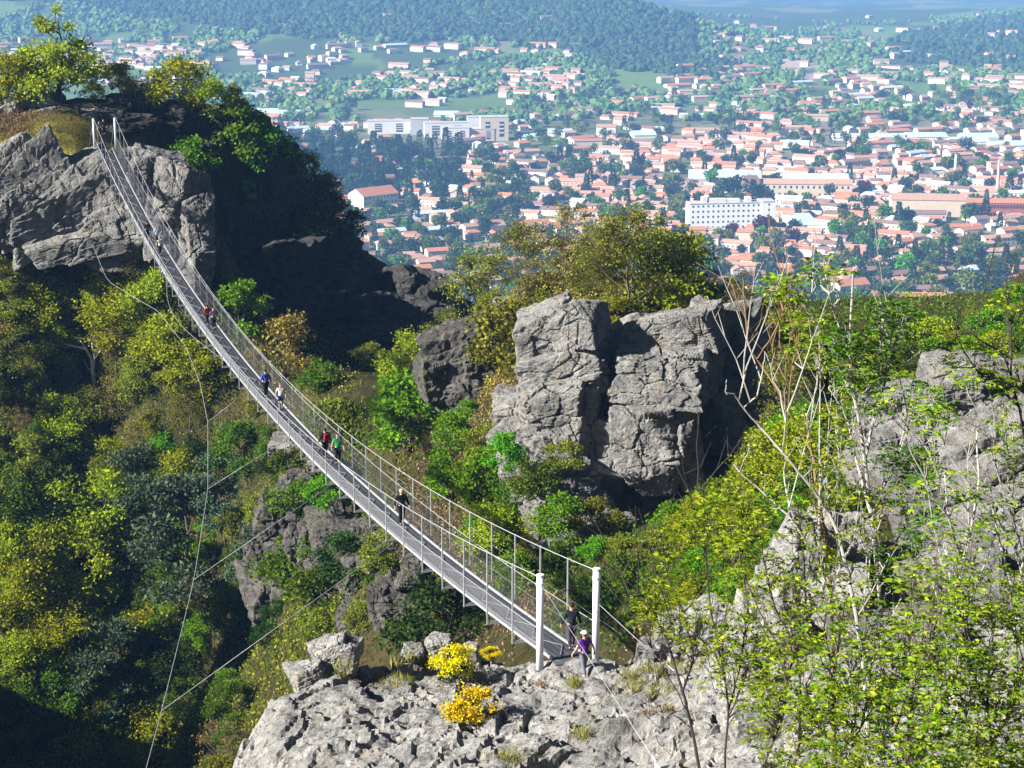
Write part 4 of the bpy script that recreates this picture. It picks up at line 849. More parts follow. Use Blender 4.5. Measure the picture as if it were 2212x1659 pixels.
# ------------------------------------------------------------------ ash saplings close to the camera
SAP = [ # label, bark, distance, stems: (points, base radius)
 ('dark-stemmed sapling leaning left towards the right pylon', 'bark_dark', 36, [([(1520,1720),(1496,1580),(1478,1505),(1439,1375),(1398,1300),(1340,1240),(1290,1205)],.05),([(1478,1505),(1500,1420),(1480,1330),(1440,1240),(1430,1150)],.03),([(1439,1375),(1500,1300),(1560,1240)],.02),([(1398,1300),(1360,1290),(1320,1210)],.02)]),
 ('thin forked sapling at the foot of the pale pointed boulder', 'bark_dark', 35, [([(1562,1760),(1564,1640),(1570,1538),(1562,1471),(1538,1404),(1483,1357),(1450,1330)],.035),([(1570,1538),(1600,1440),(1612,1330),(1600,1230)],.022),([(1562,1471),(1530,1300),(1520,1180),(1500,1090)],.02)]),
 ('sapling with three dark stems crossing the leaning rock spire', 'bark', 33, [([(1640,1760),(1651,1659),(1698,1535),(1701,1458),(1685,1404),(1650,1330),(1600,1215)],.04),([(1725,1760),(1725,1646),(1730,1454),(1701,1354),(1671,1304),(1640,1150),(1600,1085)],.04),([(1730,1454),(1742,1330),(1735,1180),(1720,1080)],.03)]),
 ('sapling with one long pale limb reaching left across the black crag face', 'bark_grey', 32, [([(1880,1780),(1868,1500),(1840,1280),(1800,1130),(1752,1059),(1690,985),(1640,930),(1600,890),(1573,850)],.055),([(1620,908),(1636,860),(1648,800),(1652,760)],.02),([(1690,985),(1700,900),(1696,840)],.022),([(1573,880),(1568,850),(1570,820)],.014),([(1600,890),(1604,830)],.012)]),
 ('sapling with a broken pale limb pointing at the crag foot', 'bark_grey', 33, [([(1850,1780),(1848,1560),(1828,1400),(1780,1230),(1711,1112),(1640,1050),(1584,1002)],.045),([(1605,1020),(1612,985),(1616,960)],.014),([(1711,1112),(1690,1030),(1700,960)],.02),([(1780,1230),(1770,1130),(1772,1000),(1775,800),(1770,690)],.025)]),
 ('tall sapling with an orange lichened fork above the town roofs', 'bark_lichen', 34, [([(1795,1780),(1800,1420),(1788,1180),(1762,1035),(1755,975),(1711,908),(1680,850),(1637,787),(1611,740),(1602,640),(1604,600)],.045),([(1637,787),(1660,740),(1682,690),(1701,640),(1708,585)],.022),([(1711,908),(1708,820),(1722,740),(1730,700)],.02),([(1611,740),(1640,700),(1650,650)],.012)]),
 ('tall leafy tree with dense deep green leaves in front of the town', 'bark_grey', 33, [([(1910,1780),(1909,1500),(1909,1354),(1902,1237),(1889,1102),(1872,960),(1850,850),(1842,750),(1848,640),(1852,575)],.07),([(1872,960),(1900,860),(1925,780),(1950,700),(1975,655)],.035),([(1850,850),(1800,760),(1760,690),(1720,620),(1705,575)],.03),([(1842,750),(1800,680),(1785,600),(1780,560)],.022),([(1889,1102),(1850,990),(1830,900),(1790,840)],.03),([(1902,1237),(1950,1130),(2000,1040),(2040,960)],.03),([(1889,1102),(1930,1010),(1960,930),(1985,860)],.028)]),
 ('pale smooth upright trunk in the lower leafy saplings', 'bark_grey', 31, [([(2075,1790),(2073,1640),(2073,1471),(2070,1337),(2080,1220),(2100,1143),(2118,1040),(2112,930)],.075),([(2070,1337),(2100,1290),(2112,1268)],.02),([(2080,1220),(2050,1120),(2040,1010)],.03),([(2073,1471),(2040,1360),(2010,1240)],.03)]),
 ('leaning grey sapling at the right edge of the view', 'bark_grey', 31, [([(2260,1790),(2240,1600),(2216,1400),(2194,1304),(2157,1186),(2140,1110),(2130,1020)],.05),([(2194,1304),(2215,1180),(2230,1060)],.03),([(2216,1400),(2180,1330),(2160,1250)],.02)]),
 ('budding sapling standing above the stepped crag at the right edge', 'bark_dark', 34, [([(2265,1790),(2250,1300),(2230,1080),(2208,891),(2184,824),(2188,724),(2178,650),(2172,600)],.045),([(2208,891),(2157,841),(2103,797),(2063,724),(2070,673)],.025),([(2184,824),(2160,760),(2120,710)],.014),([(2188,724),(2210,670),(2220,610)],.016),([(2103,797),(2100,720),(2095,690)],.012)]),
 ('bushy low sapling in the bottom right corner', 'bark', 28, [([(2150,1800),(2150,1640),(2130,1500),(2150,1380),(2140,1260)],.045),([(2150,1640),(2190,1540),(2212,1430)],.03),([(2130,1500),(2090,1420),(2080,1330)],.025)]),
 ('bushy low sapling at the bottom between the pale trunk and leaning spire', 'bark', 28, [([(1960,1800),(1965,1640),(1980,1500),(1960,1380),(1975,1250)],.045),([(1965,1640),(1920,1530),(1890,1400)],.03),([(1980,1500),(2020,1420),(2035,1290)],.025),([(1965,1640),(2030,1560),(2050,1480)],.02)]),
 ('low sapling at the bottom edge in front of the pale boulders', 'bark_dark', 29, [([(1800,1800),(1805,1640),(1790,1520),(1810,1400),(1830,1290)],.04),([(1805,1640),(1760,1560),(1740,1480)],.022),([(1790,1520),(1850,1440),(1880,1350)],.025),([(1805,1640),(1860,1580),(1880,1520)],.02)]),
]
def smooth_poly(P, n):
    P = np.asarray(P, float); t = np.linspace(0, 1, len(P)); tt = np.linspace(0, 1, n)
    Q = np.stack([np.interp(tt, t, P[:, i]) for i in range(P.shape[1])], 1)
    for _ in range(2): Q[1:-1] = .25*Q[:-2]+.5*Q[1:-1]+.25*Q[2:]
    return Q
rs = np.random.default_rng(21); stem_pts = []; sap_mb = []
for ti, (lb, bark, Y, stems) in enumerate(SAP):
    wood = MB(); p0 = None; SP = []
    for si, (pts, r0) in enumerate(stems):
        P = at(np.array([p[0] for p in pts]), np.array([p[1] for p in pts]), Y+np.cumsum(rs.normal(size=len(pts))*.28)*(.4 if si == 0 else 1.))
        if si == 0:
            b = P[0].copy(); b[2] = float(height(b[0], b[1]))-.2; P = np.concatenate([[b], P]) if b[2] < P[0, 2]-.2 else P; p0 = b if b[2] < P[0, 2]+.3 else P[0]
        else:
            k = np.argmin(np.linalg.norm(SP[0]-P[0], axis=1)); P[0] = SP[0][k]
        Q = smooth_poly(P, len(P)*5); Q[1:-1] += np.cumsum(rs.normal(size=(len(Q)-2, 3)), 0)*.006; SP.append(Q)
        wood.tube(Q, np.linspace(r0*.68, r0*.16, len(Q))+.004, 7)
    for _ in range(9):                       # thin straight shoots from the lower stems
        Q = SP[int(rs.integers(len(SP)))]; s = Q[int(len(Q)*rs.uniform(.15, .6))]; L = rs.uniform(.9, 2.4); t = np.linspace(0, 1, 6)[:, None]
        d = np.array([rs.normal()*.28, rs.normal()*.2, 1.]); K = s+d*L*t+np.cumsum(rs.normal(size=(6, 3)), 0)*.03*(t > 0); wood.tube(K, np.linspace(.014, .005, 6), 5); SP.append(K)
        for e in range(3): b_ = K[2+e]; c_ = b_+np.array([rs.normal()*.25, rs.normal()*.2, rs.uniform(.2, .5)]); wood.sticks(b_[None], c_[None], .006, .003, 4)
    sap_mb.append((wood, MB(), p0)); U, V_ = proj(np.concatenate(SP)); stem_pts.append((np.concatenate(SP), U, V_))
# where leaf tufts sit
def dens(u, v):
    e = 0.
    lim = np.interp(v, [1000, 1060, 1180, 1300, 1450, 1560, 1660, 1800], [1640, 1520, 1420, 1400, 1520, 1640, 1640, 1600])
    if v > 1010 and u > lim: e = min(.8, .13+(v-1010)/900)
    for a, b, ru, rv, w in ((1705,628,48,30,.9),(1775,590,42,32,.9),(1765,720,75,45,.8),(1840,770,90,60,1.),(1925,700,50,50,1.),(1880,850,70,50,.8),(1790,950,70,70,.55),(2010,880,50,60,.6),(2180,680,35,60,.35),(2100,790,60,50,.25),(1960,1010,70,50,.6),(1450,1190,50,60,.6),(1560,1100,60,60,.6),(2180,900,30,120,.35),(1420,1330,60,50,.5)):
        if ((u-a)/ru)**2+((v-b)/rv)**2 < 1: e = max(e, w)
    return e
allP = np.concatenate([s[0] for s in stem_pts]); allU = np.concatenate([s[1] for s in stem_pts]); allV = np.concatenate([s[2] for s in stem_pts]); own = np.concatenate([np.full(len(s[0]), i) for i, s in enumerate(stem_pts)])
nt_ = 0; tufts = {i: [] for i in range(len(SAP))}
while nt_ < 1550:
    u = rs.uniform(1380, 2290); v = rs.uniform(540, 1760)
    if rs.random() > dens(u, v): continue
    dd = np.hypot((allU-u), (allV-(v+45))*.8)+rs.uniform(0, 30, len(allU)); k = np.argmin(dd)
    if dd[k] > 190: continue
    q = at(u, v, allP[k, 1]+rs.normal()*.5-.2); tufts[own[k]].append((q, allP[k])); nt_ += 1
for i, (wood, fol, p0) in enumerate(sap_mb):
    if not tufts[i]: continue
    T_ = np.array([t[0] for t in tufts[i]]); B_ = np.array([t[1] for t in tufts[i]]); n = len(T_)
    mid = B_+(T_-B_)*.55+rs.normal(size=(n, 3))*.05-np.array([0, 0, .05])
    wood.sticks(B_, mid, .011, .007, 5); wood.sticks(mid, T_, .007, .004, 4)
    nl = 5
    C = np.repeat(T_, nl, 0)+rs.normal(size=(n*nl, 3))*.025; a = np.tile(np.arange(nl)*2*PI/nl, n)+np.repeat(rs.uniform(0, 6, n), nl)+rs.normal(size=n*nl)*.3
    el = rs.uniform(-.1, .9, n*nl); D = np.stack([np.cos(a)*np.cos(el), np.sin(a)*np.cos(el), np.sin(el)], 1)
    Lr = rs.uniform(.11, .28, n*nl); drop = rs.uniform(.1, .5, n*nl)
    pts = [C+D*(Lr*t)[:, None]-np.array([0, 0, 1.])*(drop*Lr*t*t)[:, None] for t in (0, .4, .7, 1.)]
    for p, q in zip(pts[:-1], pts[1:]): wood.sticks(p, q, .0025, .002, 3)
    sd = np.cross(D, [0, 0, 1.]); sd /= np.linalg.norm(sd, axis=1)[:, None]+1e-9
    for p in pts[1:]:
        for sg in (-1, 1):
            LD = sd*sg*.85+D*.5-np.array([0, 0, .25])+rs.normal(size=D.shape)*.15; L = Lr*rs.uniform(.26, .58, len(Lr)); fol.leaves(p, LD, L, L*.42, r=rs)
    fol.leaves(pts[-1], D-np.array([0, 0, .5]), Lr*.5, Lr*.22, r=rs)
for i, (lb, bark, Y, stems) in enumerate(SAP):
    wood, fol, p0 = sap_mb[i]; o = thing('ash_sapling', lb, 'sapling', p0)
    for m_, nm, mt in ((wood, 'stems', M[bark]), (fol, 'foliage', M['lf_ash_deep'] if i == 6 else M['lf_ash'])):
        if m_.n: m_.v = [x-p0 for x in m_.v]; m_.obj(nm, mt, o)
# ------------------------------------------------------------------ people on the bridge
SKIN = plain('skin', (.42, .25, .17), .6, .3, var=.05)
_cm = {}
def cloth(c):
    if c not in _cm: _cm[c] = plain('cloth %.2f %.2f %.2f' % c, c, .85, .1, var=.15, sc=12.)
    return _cm[c]
def skin_mesh(name, V, E, Rr, root, mat, parent, lvl=2):
    me = bpy.data.meshes.new(name); me.from_pydata([tuple(v) for v in V], E, [])
    o = bpy.data.objects.new(name, me); COL.objects.link(o)
    sk = o.modifiers.new('s', 'SKIN'); sk.use_smooth_shade = True
    for i, sv in enumerate(me.skin_vertices[0].data): sv.radius = (Rr[i], Rr[i]); sv.use_root = i == root
    sb = o.modifiers.new('b', 'SUBSURF'); sb.levels = sb.render_levels = lvl
    dg = bpy.context.evaluated_depsgraph_get(); m2 = bpy.data.meshes.new_from_object(o.evaluated_get(dg)); m2.name = name
    bpy.data.objects.remove(o); bpy.data.meshes.remove(me); m2.materials.clear(); m2.materials.append(mat)
    for p in m2.polygons: p.use_smooth = True
    return link(name, m2, parent)
def person(label, pos, H, yaw, shirt, legs, hair=(.03, .02, .015), stride=.16, arms=(.1, -.1), sleeves=.5, shorts=False, cap=None, spread=.04, pack=None, shoes=(.03, .03, .035), jacket=1.):
    o = thing('person', label, 'person', pos, yaw, 'walkers on the footbridge'); k = H/1.75
    V, E, R_ = [], [], []
    def add(p, r, par=None):
        V.append(np.array(p, float)*k); R_.append(r*k); i = len(V)-1
        if par is not None: E.append((par, i))
        return i
    pel = add((0, 0, .96), .125); sp = add((0, .0, 1.15), .115, pel); ch = add((0, .01, 1.34), .13, sp); nb = add((0, 0, 1.47), .07, ch); ne = add((0, .005, 1.54), .052, nb); h1 = add((0, .02, 1.61), .078, ne); h2 = add((0, .01, 1.69), .078, h1)
    no = add((0, .105, 1.615), .016, h1)
    for s in (-1, 1): add((s*.088, .0, 1.615), .018, h1)
    J = {}
    for s, sw in ((-1, arms[0]), (1, arms[1])):
        sh = add((s*.19, 0, 1.42), .058, ch); el = add((s*(.24+spread), -.02+sw*.4, 1.15), .042, sh); wr = add((s*(.26+spread*1.6), .05+sw, .93), .027, el); pm = add((s*(.262+spread*1.7), .07+sw*1.1, .865), .033, wr)
        for f in range(4):
            fy = .045-f*.026; a1 = add((s*(.262+spread*1.7), .07+sw*1.1+fy, .80+abs(f-1.3)*.006), .0095, pm); add((s*(.25+spread*1.7), .078+sw*1.1+fy, .765+abs(f-1.3)*.009), .008, a1)
        t1 = add((s*(.245+spread*1.7), .105+sw*1.1, .85), .011, pm); add((s*(.24+spread*1.7), .125+sw*1.1, .81), .009, t1)
        J[s] = (V[sh], V[el], V[wr])
    Lg = {}
    for s in (-1, 1):
        f = stride*s; hp = add((s*.092, 0, .88), .092, pel); kn = add((s*.098, f*.55+.03, .49), .062, hp); an = add((s*.1, f-.02, .09+(.05 if f < 0 else 0)), .042, kn); to = add((s*.105, f+.14, .035), .036, an); Lg[s] = (V[hp], V[kn], V[an], V[to])
    skin_mesh('body', V, E, R_, pel, SKIN, o)
    # shirt
    v, e, r = [V[0]*np.array([1, 1, .90]), V[1], V[2], V[3]], [(0, 1), (1, 2), (2, 3)], [.165*k, .150*k*jacket, .148*k*jacket, .075*k]
    for s in (-1, 1):
        sh, el, wr = J[s]; i = len(v); v.append(sh); r.append(.078*k); e.append((2, i)); end = sh+(el-sh)*min(1, sleeves*2) if sleeves <= .5 else None
        if end is not None: v.append(end); r.append(.07*k); e.append((i, i+1))
        else: v += [el, el+(wr-el)*.92]; r += [.064*k, .048*k]; e += [(i, i+1), (i+1, i+2)]
    skin_mesh('shirt', v, e, r, 0, cloth(shirt), o)
    v, e, r = [V[0]], [], [.15*k]
    for s in (-1, 1):
        hp, kn, an, to = Lg[s]; i = len(v); v.append(hp); r.append(.118*k); e.append((0, i))
        v.append(hp+(kn-hp)*(.8 if shorts else 1)); r.append(.085*k if not shorts else .10*k); e.append((i, i+1))
        if not shorts: v.append(an+np.array([0, 0, .02])); r.append(.06*k); e.append((i+1, i+2))
    skin_mesh('shorts' if shorts else 'trousers', v, e, r, 0, cloth(legs), o)
    for s in (-1, 1):
        hp, kn, an, to = Lg[s]; skin_mesh('shoe', [an-np.array([0, .04, .04])*k, an+(to-an)*.5, to+np.array([0, .03, 0])*k], [(0, 1), (1, 2)], [.05*k, .048*k, .042*k], 0, cloth(shoes), o)
        e_ = MB(); D, T = ico(2); e_.add(D*.011*k+np.array([s*.032, .093, 1.645])*k, T); e_.obj('eye', cloth((.02, .015, .01)), o)
    D, T = ico(4)
    mb = MB(); q = D*np.array([.098, .108, .105]); q[:, 1] -= .012; m_ = (D[:, 2] > -.25-.9*np.clip(-D[:, 1], 0, 1)*.6) & ~((D[:, 1] > .35) & (D[:, 2] < .45))
    mb.add(q*k+np.array([0, .012, 1.66])*k, T[m_[T].all(1)])
    if cap:
        mb.obj('hair', cloth(hair), o); c2 = MB(); m_ = D[:, 2] > .02; c2.add(D*np.array([.112, .125, .115])*k+np.array([0, .005, 1.67])*k, T[m_[T].all(1)])
        a = np.linspace(0, PI, 13); rim = np.stack([np.cos(a)*.10, .10+np.sin(a)*.10, 0*a], 1); c2.add(np.concatenate([[[0, .08, .01]], rim, rim-np.array([0, 0, .01])])*k+np.array([0, 0, 1.675])*k, [[0, i, i+1] for i in range(1, 13)]+[[0, i+14, i+13] for i in range(1, 13)])
        c2.obj('cap', cloth(cap), o)
    else: mb.obj('hair', cloth(hair), o)
    if pack:
        D5, T5 = ico(4); b = np.sign(D5)*np.abs(D5)**.5*np.array([.15, .085, .21]); pk = MB().add(b*k+np.array([0, -.19, 1.26])*k, T5); pk.obj('backpack', cloth(pack), o, True)
    return o
yd = math.atan2(-AX[0], AX[1])      # facing away along the bridge
def stand(u, v):
    s, l = on_deck(u, v); l = float(np.clip(l, -.42, .42)); return bp(np.array(s), np.array(l), .03)
q = onledge(1262, 1462)
PURPLE, NAVY, BLACK = (.10, .02, .22), (.02, .03, .09), (.012, .012, .014)
person('person in purple T-shirt, grey trousers and white cap walking towards the bridge', q+np.array([0, 0, .0]), 1.62, yd+.25, PURPLE, (.13, .13, .16), sleeves=.3, cap=(.85, .83, .8), spread=.09, stride=.18, shoes=(.2, .2, .22))
person('dark-clothed person stepping onto the bridge between the near pylons', stand(1234, 1405), 1.72, yd, (.02, .022, .03), (.06, .05, .07), sleeves=1., stride=.15, jacket=1.08)
person('pale-haired person in black walking back along the near half of the bridge', stand(868, 1135), 1.68, yd+PI+.1, BLACK, BLACK, hair=(.55, .47, .36), sleeves=1., stride=.12, jacket=1.1)
person('person in green top with white collar, black trousers, on the bridge middle', stand(731, 1003), 1.62, yd+PI, (.02, .20, .07), BLACK, sleeves=.2, stride=.08)
person('person in black with a dark red backpack left of the green top', stand(703, 991), 1.64, yd+.2, BLACK, BLACK, sleeves=1., stride=.12, pack=(.22, .015, .02))
person('person in bright blue jacket and black trousers on the bridge', stand(575, 860), 1.74, yd+.3, (.04, .07, .24), BLACK, sleeves=1., stride=.10, jacket=1.12)
person('bare-legged person in pale top and navy shorts near the blue jacket', stand(607, 886), 1.55, yd+PI, (.50, .50, .47), NAVY, sleeves=.4, shorts=True, stride=.06, hair=(.2, .12, .06))
person('person in red top walking beside a dark companion on the upper bridge', stand(449, 704), 1.45, yd+.4, (.22, .025, .02), BLACK, sleeves=1., stride=.2)
person('person in dark mauve top in front of the red top walker', stand(462.5, 712), 1.52, yd+PI, (.08, .04, .08), BLACK, sleeves=1., stride=.08)
person('all-black person leading three walkers near the far end', stand(319, 518), 1.5, yd+.1, BLACK, BLACK, sleeves=1., stride=.1)
person('person in pale blue top between the black and white walkers', stand(338.8, 528), 1.42, yd+PI, (.30, .36, .50), (.08, .09, .12), sleeves=.5, stride=.1)
person('person in white jacket and dark trousers, nearest of the three far walkers', stand(346, 553), 1.45, yd+PI+.2, (.62, .56, .5), (.03, .03, .04), sleeves=1., stride=.1, hair=(.25, .18, .1))
person('dark figure beside the left far pylon', stand(216, 311), 1.45, yd+PI, (.05, .06, .09), BLACK, sleeves=1., stride=.04)
person('black figure standing in the middle between the far pylons', stand(229, 309), 1.5, yd+PI, BLACK, BLACK, sleeves=1., stride=.08)
# ------------------------------------------------------------------ the town
W = {'white': plain('white render', (.62, .60, .56), .9, .1, var=.08, sc=.2), 'cream': plain('cream render', (.52, .44, .34), .9, .1, var=.1, sc=.2), 'pinkish': plain('pink render', (.50, .37, .31), .9, .1, var=.1, sc=.2), 'grey': plain('grey render', (.40, .39, .38), .9, .1, var=.1, sc=.2)}
def roof_mat(name, c):
    m, nt, out = newmat(name); tc = N(nt, 'ShaderNodeTexCoord').outputs['Object']
    n = noise(nt, tc, .5, 5, .7); w = N(nt, 'ShaderNodeTexWave', {'Vector': tc, 'Scale': 1.2, 'Distortion': 1.}).outputs[1]
    cc = mix(nt, n, tuple(x*.62 for x in c), tuple(min(1, x*1.35) for x in c)); cc = mix(nt, .12, cc, w, 'MULTIPLY')
    principled(nt, out, cc, .85, .15); return m
RF = {'orange': roof_mat('orange tiles', (.42, .18, .10)), 'faded': roof_mat('faded terracotta tiles', (.42, .25, .18)), 'brown': roof_mat('brown tiles', (.22, .135, .105)), 'blue-grey': roof_mat('blue grey sheet roof', (.42, .50, .56))}
RNAME = {'orange': 'orange tiled roof', 'faded': 'faded pink roof', 'brown': 'brown roof', 'blue-grey': 'blue-grey roof'}
GLASS = plain('window glass', (.035, .045, .06), .25, .5, var=.2)
HOSP = plain('bright white render', (.80, .79, .77), .9, .1, var=.05, sc=.2)
BRICK = plain('red brick', (.34, .10, .06), .9, .1, var=.2, sc=.5)
STONE = plain('beige stone wall', (.52, .42, .31), .9, .1, var=.15, sc=.3)
def gable(w, d, h, rh, hip=0., ov=.5):
    wl = MB(); x, y = w/2, d/2; ix = x*(1-hip)
    wl.add([[-x,-y,0],[x,-y,0],[x,y,0],[-x,y,0],[-x,-y,h],[x,-y,h],[x,y,h],[-x,y,h]], [[0,1,5,4],[1,2,6,5],[2,3,7,6],[3,0,4,7]])
    if hip == 0: wl.add([[-x,-y,h],[-x,y,h],[-x,0,h+rh],[x,-y,h],[x,y,h],[x,0,h+rh]], [[1,0,2],[3,4,5]])
    rf = MB(); X, Yy = x+ov, y+ov; dz = rh*ov/y; b = h-dz+.08; hx = x*(1-hip)+ov*(hip == 0)
    rf.add([[-X,-Yy,b],[X,-Yy,b],[X,Yy,b],[-X,Yy,b],[-hx,0,h+rh+.08],[hx,0,h+rh+.08]], [[0,1,5,4],[2,3,4,5]])
    rf.add([[-X,-Yy,b],[X,-Yy,b],[X,Yy,b],[-X,Yy,b],[-hx,0,h+rh+.08],[hx,0,h+rh+.08]], [[1,2,5],[3,0,4]] if hip else [[0,3,2],[0,2,1]])
    return wl, rf
SHAPES = [('small gabled house', 12, 10, 5.6, 2.0, 0.), ('tall gabled house', 14, 11, 8.4, 2.2, 0.), ('hip-roofed house', 16, 13, 6., 2.5, .45), ('long terrace', 34, 12, 7.2, 2.2, 0.), ('long low building', 40, 17, 4.6, 1.8, 0.), ('boxy house', 13, 12.5, 8., 1.6, .6), ('row of houses', 26, 11, 8., 2.1, 0.)]
HM = {}
for si, (nm, w, d, h, rh, hp) in enumerate(SHAPES):
    wl, rf = gable(w, d, h, rh, hp)
    for k in W: HM[si, 'w', k] = wl.mesh('wall', W[k])
    for k in RF: HM[si, 'r', k] = rf.mesh('roof', RF[k])
    HM[si, 'c'] = MB().box((w*.22, d*.14, h+rh*.9), (.8, .8, 1.9)).mesh('chimney', W['pinkish'])
WIN = MB().box((0, 0, 0), (1.1, .16, 1.5)).mesh('window', GLASS)
occ = {}; CELL = 30.
def free(x, y, r):
    i, j = int(x//CELL), int(y//CELL)
    for a in range(i-2, i+3):
        for b in range(j-2, j+3):
            for q, w, s in occ.get((a, b), ()):
                if (q-x)**2+(w-y)**2 < (s+r)**2: return False
    return True
def take(x, y, r): occ.setdefault((int(x//CELL), int(y//CELL)), []).append((x, y, r))
MARKS = []
def ground_at(u, v):
    P, ok = hit_far([u], [v]); return P[0]
def block(name, label, cat, u0, u1, v, hpx, depth, yaw, wall, roof=None, rh=2., hip=0., grid=None, win=(1.5, 1.7), side=None, mark=None, extra=None):
    p = ground_at((u0+u1)/2, v); k = 1/ppm(p[1]); w = (u1-u0)*k/math.cos(math.radians(yaw)); h = hpx*k
    o = thing(name, label, cat, p-(0, 0, .5), math.radians(yaw))
    if roof is None:
        wl = MB().box((0, 0, h/2), (w, depth, h)); wl.obj('wall', wall, o)
        MB().box((0, 0, h+.26), (w+.6, depth+.6, .5)).obj('roof', W['grey'], o)
    else:
        wl, rf = gable(w, depth, h, rh, hip, .6); wl.obj('wall', wall, o); rf.obj('roof', roof, o)
    if grid:
        wm = MB().box((0, 0, 0), (win[0], .2, win[1])).mesh('window', GLASS)
        for i in range(grid[1]):
            for j in range(grid[0]):
                c = link('window', wm, o); c.location = (-w/2+(i+.7)*w/(grid[1]+.4), -depth/2-.02, h*(j+.55)/grid[0])
        if side:
            for sx in (-1, 1):
                for i in range(side[1]):
                    for j in range(side[0]):
                        c = link('window', wm, o); c.rotation_euler = (0, 0, PI/2); c.location = (sx*(w/2+.02), -depth/2+(i+.7)*depth/(side[1]+.4), h*(j+.55)/side[0])
    if extra: extra(o, w, depth, h)
    nrm = max(1, int(w//depth)); c_, s_ = math.cos(math.radians(yaw)), math.sin(math.radians(yaw))
    for t in np.linspace(-.5, .5, nrm*2+1): take(p[0]+c_*w*t, p[1]+s_*w*t, depth*.5+2)
    if mark: MARKS.append((mark, (u0+u1)/2, v-hpx/2))
    return o
def roofbits(o, w, d, h):
    for x, ww, hh in ((-.28, 4, 5), (-.1, 16, 3), (.12, 12, 2.5), (.33, 5, 4)): MB().box((x*w, 0, h+.52+hh/2), (ww, d*.5, hh)).obj('rooftop_block', W['white'], o)
def loggia(o, w, d, h):
    for x in (-.25, .25):
        MB().box((x*w, -d/2-.05, h*.5), (w*.16, .3, h*.62)).obj('loggia', GLASS, o)
        for z in (.35, .52, .69): MB().box((x*w, -d/2-.22, h*z), (w*.17, .2, h*.05)).obj('balcony', W['white'], o)
block('hospital', 'long white five-storey hospital slab with rooftop blocks behind the dark red tree', 'hospital', 1485, 1640, 492, 56, 15, 8, HOSP, grid=(5, 14), mark='the white hospital', extra=roofbits)
block('stair_tower', 'tall white block closing the right end of the hospital slab', 'building', 1640, 1668, 490, 58, 18, 8, HOSP, grid=(5, 1), side=(4, 3))
block('apartment_block', 'low white apartment block with dark balconies, leftmost of the white complex', 'apartment block', 796, 884, 288, 28, 14, 4, W['white'], mark='the white apartment complex', extra=loggia)
block('apartment_block', 'white apartment block with blue-grey top, second of the white complex', 'apartment block', 888, 925, 290, 34, 16, 4, W['grey'])
block('apartment_block', 'long low white block in the middle of the white complex', 'apartment block', 918, 1010, 296, 32, 14, 6, W['white'], extra=loggia)
block('apartment_block', 'white block with dark loggias in front of the flat tower', 'apartment block', 955, 1012, 305, 30, 14, 6, W['white'], extra=loggia)
block('apartment_tower', 'tallest cream apartment tower with dark balcony columns in the white complex', 'apartment block', 1038, 1096, 302, 50, 18, 6, W['cream'], extra=loggia)
block('apartment_block', 'cream block attached low before the apartment tower', 'apartment block', 1014, 1066, 303, 26, 14, 6, W['cream'], extra=loggia)
block('apartment_block', 'white block behind the complex, left of the tower', 'apartment block', 1010, 1045, 290, 38, 14, 4, W['white'])
block('factory', 'long beige factory shed with a faded roof near the right edge', 'factory', 1925, 2078, 462, 36, 30, -6, STONE, RF['faded'], 4., mark='the beige factory shed')
block('factory', 'long red brick factory with two rows of dark windows at the right edge', 'factory', 2086, 2235, 468, 34, 22, -4, BRICK, RF['orange'], 3., grid=(2, 22), win=(2.2, 3.2), mark='the red brick factory')
block('workshop', 'grey-blue windowed workshop in front of the beige factory shed', 'workshop', 1955, 2040, 474, 16, 14, -4, W['grey'], RF['brown'], 2.5, grid=(1, 10))
block('mill', 'long cream mill with tall arched bays, below the blue glazed roof', 'mill', 1640, 1835, 424, 30, 18, -4, W['cream'], RF['faded'], 4., grid=(2, 16), win=(1.8, 2.6), mark='the long cream mill')
block('shed', 'wide pale blue sheet-roofed hall with dark gables behind the cream mill', 'hall', 1688, 1828, 398, 10, 40, -3, W['grey'], RF['blue-grey'], 7., mark='the pale blue hall')
block('shed', 'broad grey-roofed hall left of the pale blue hall', 'hall', 1490, 1640, 388, 10, 60, -5, W['grey'], RF['blue-grey'], 6.)
block('school', 'large white gabled building with orange roof left of the airy ridge trees', 'school', 772, 842, 450, 34, 26, 38, W['white'], RF['orange'], 6., grid=(3, 9), side=(2, 5), mark='the large white gabled school')
block('annex', 'white flat annex left of the large gabled school', 'annex', 715, 775, 448, 22, 22, 30, W['white'], RF['orange'], 3., grid=(2, 6))
block('mansard_house', 'white house with a tall blue-grey mansard roof right of the hospital', 'house', 1702, 1762, 494, 14, 16, 10, W['white'], RF['blue-grey'], 9., .5, grid=(1, 5), mark='the blue mansard house')
block('long_house', 'long white house with orange roof above the right hillside trees', 'house', 1920, 2038, 668, 30, 14, -4, W['white'], RF['orange'], 3.2, grid=(2, 9), mark='the long white hillside house')
block('house', 'white house with a big orange roof behind the top of the leafy sapling', 'house', 1800, 1868, 650, 40, 14, 25, W['white'], RF['orange'], 3.6, grid=(2, 4), side=(2, 3))
block('house', 'house with faded orange roof cut by bare twigs left of the leafy sapling', 'house', 1790, 1865, 682, 20, 12, 15, W['cream'], RF['orange'], 3.)
block('villa', 'cream villa with steep brown roof and tower left of the cream mill', 'villa', 1600, 1640, 425, 30, 14, 12, W['cream'], RF['brown'], 8., .3, grid=(2, 4))
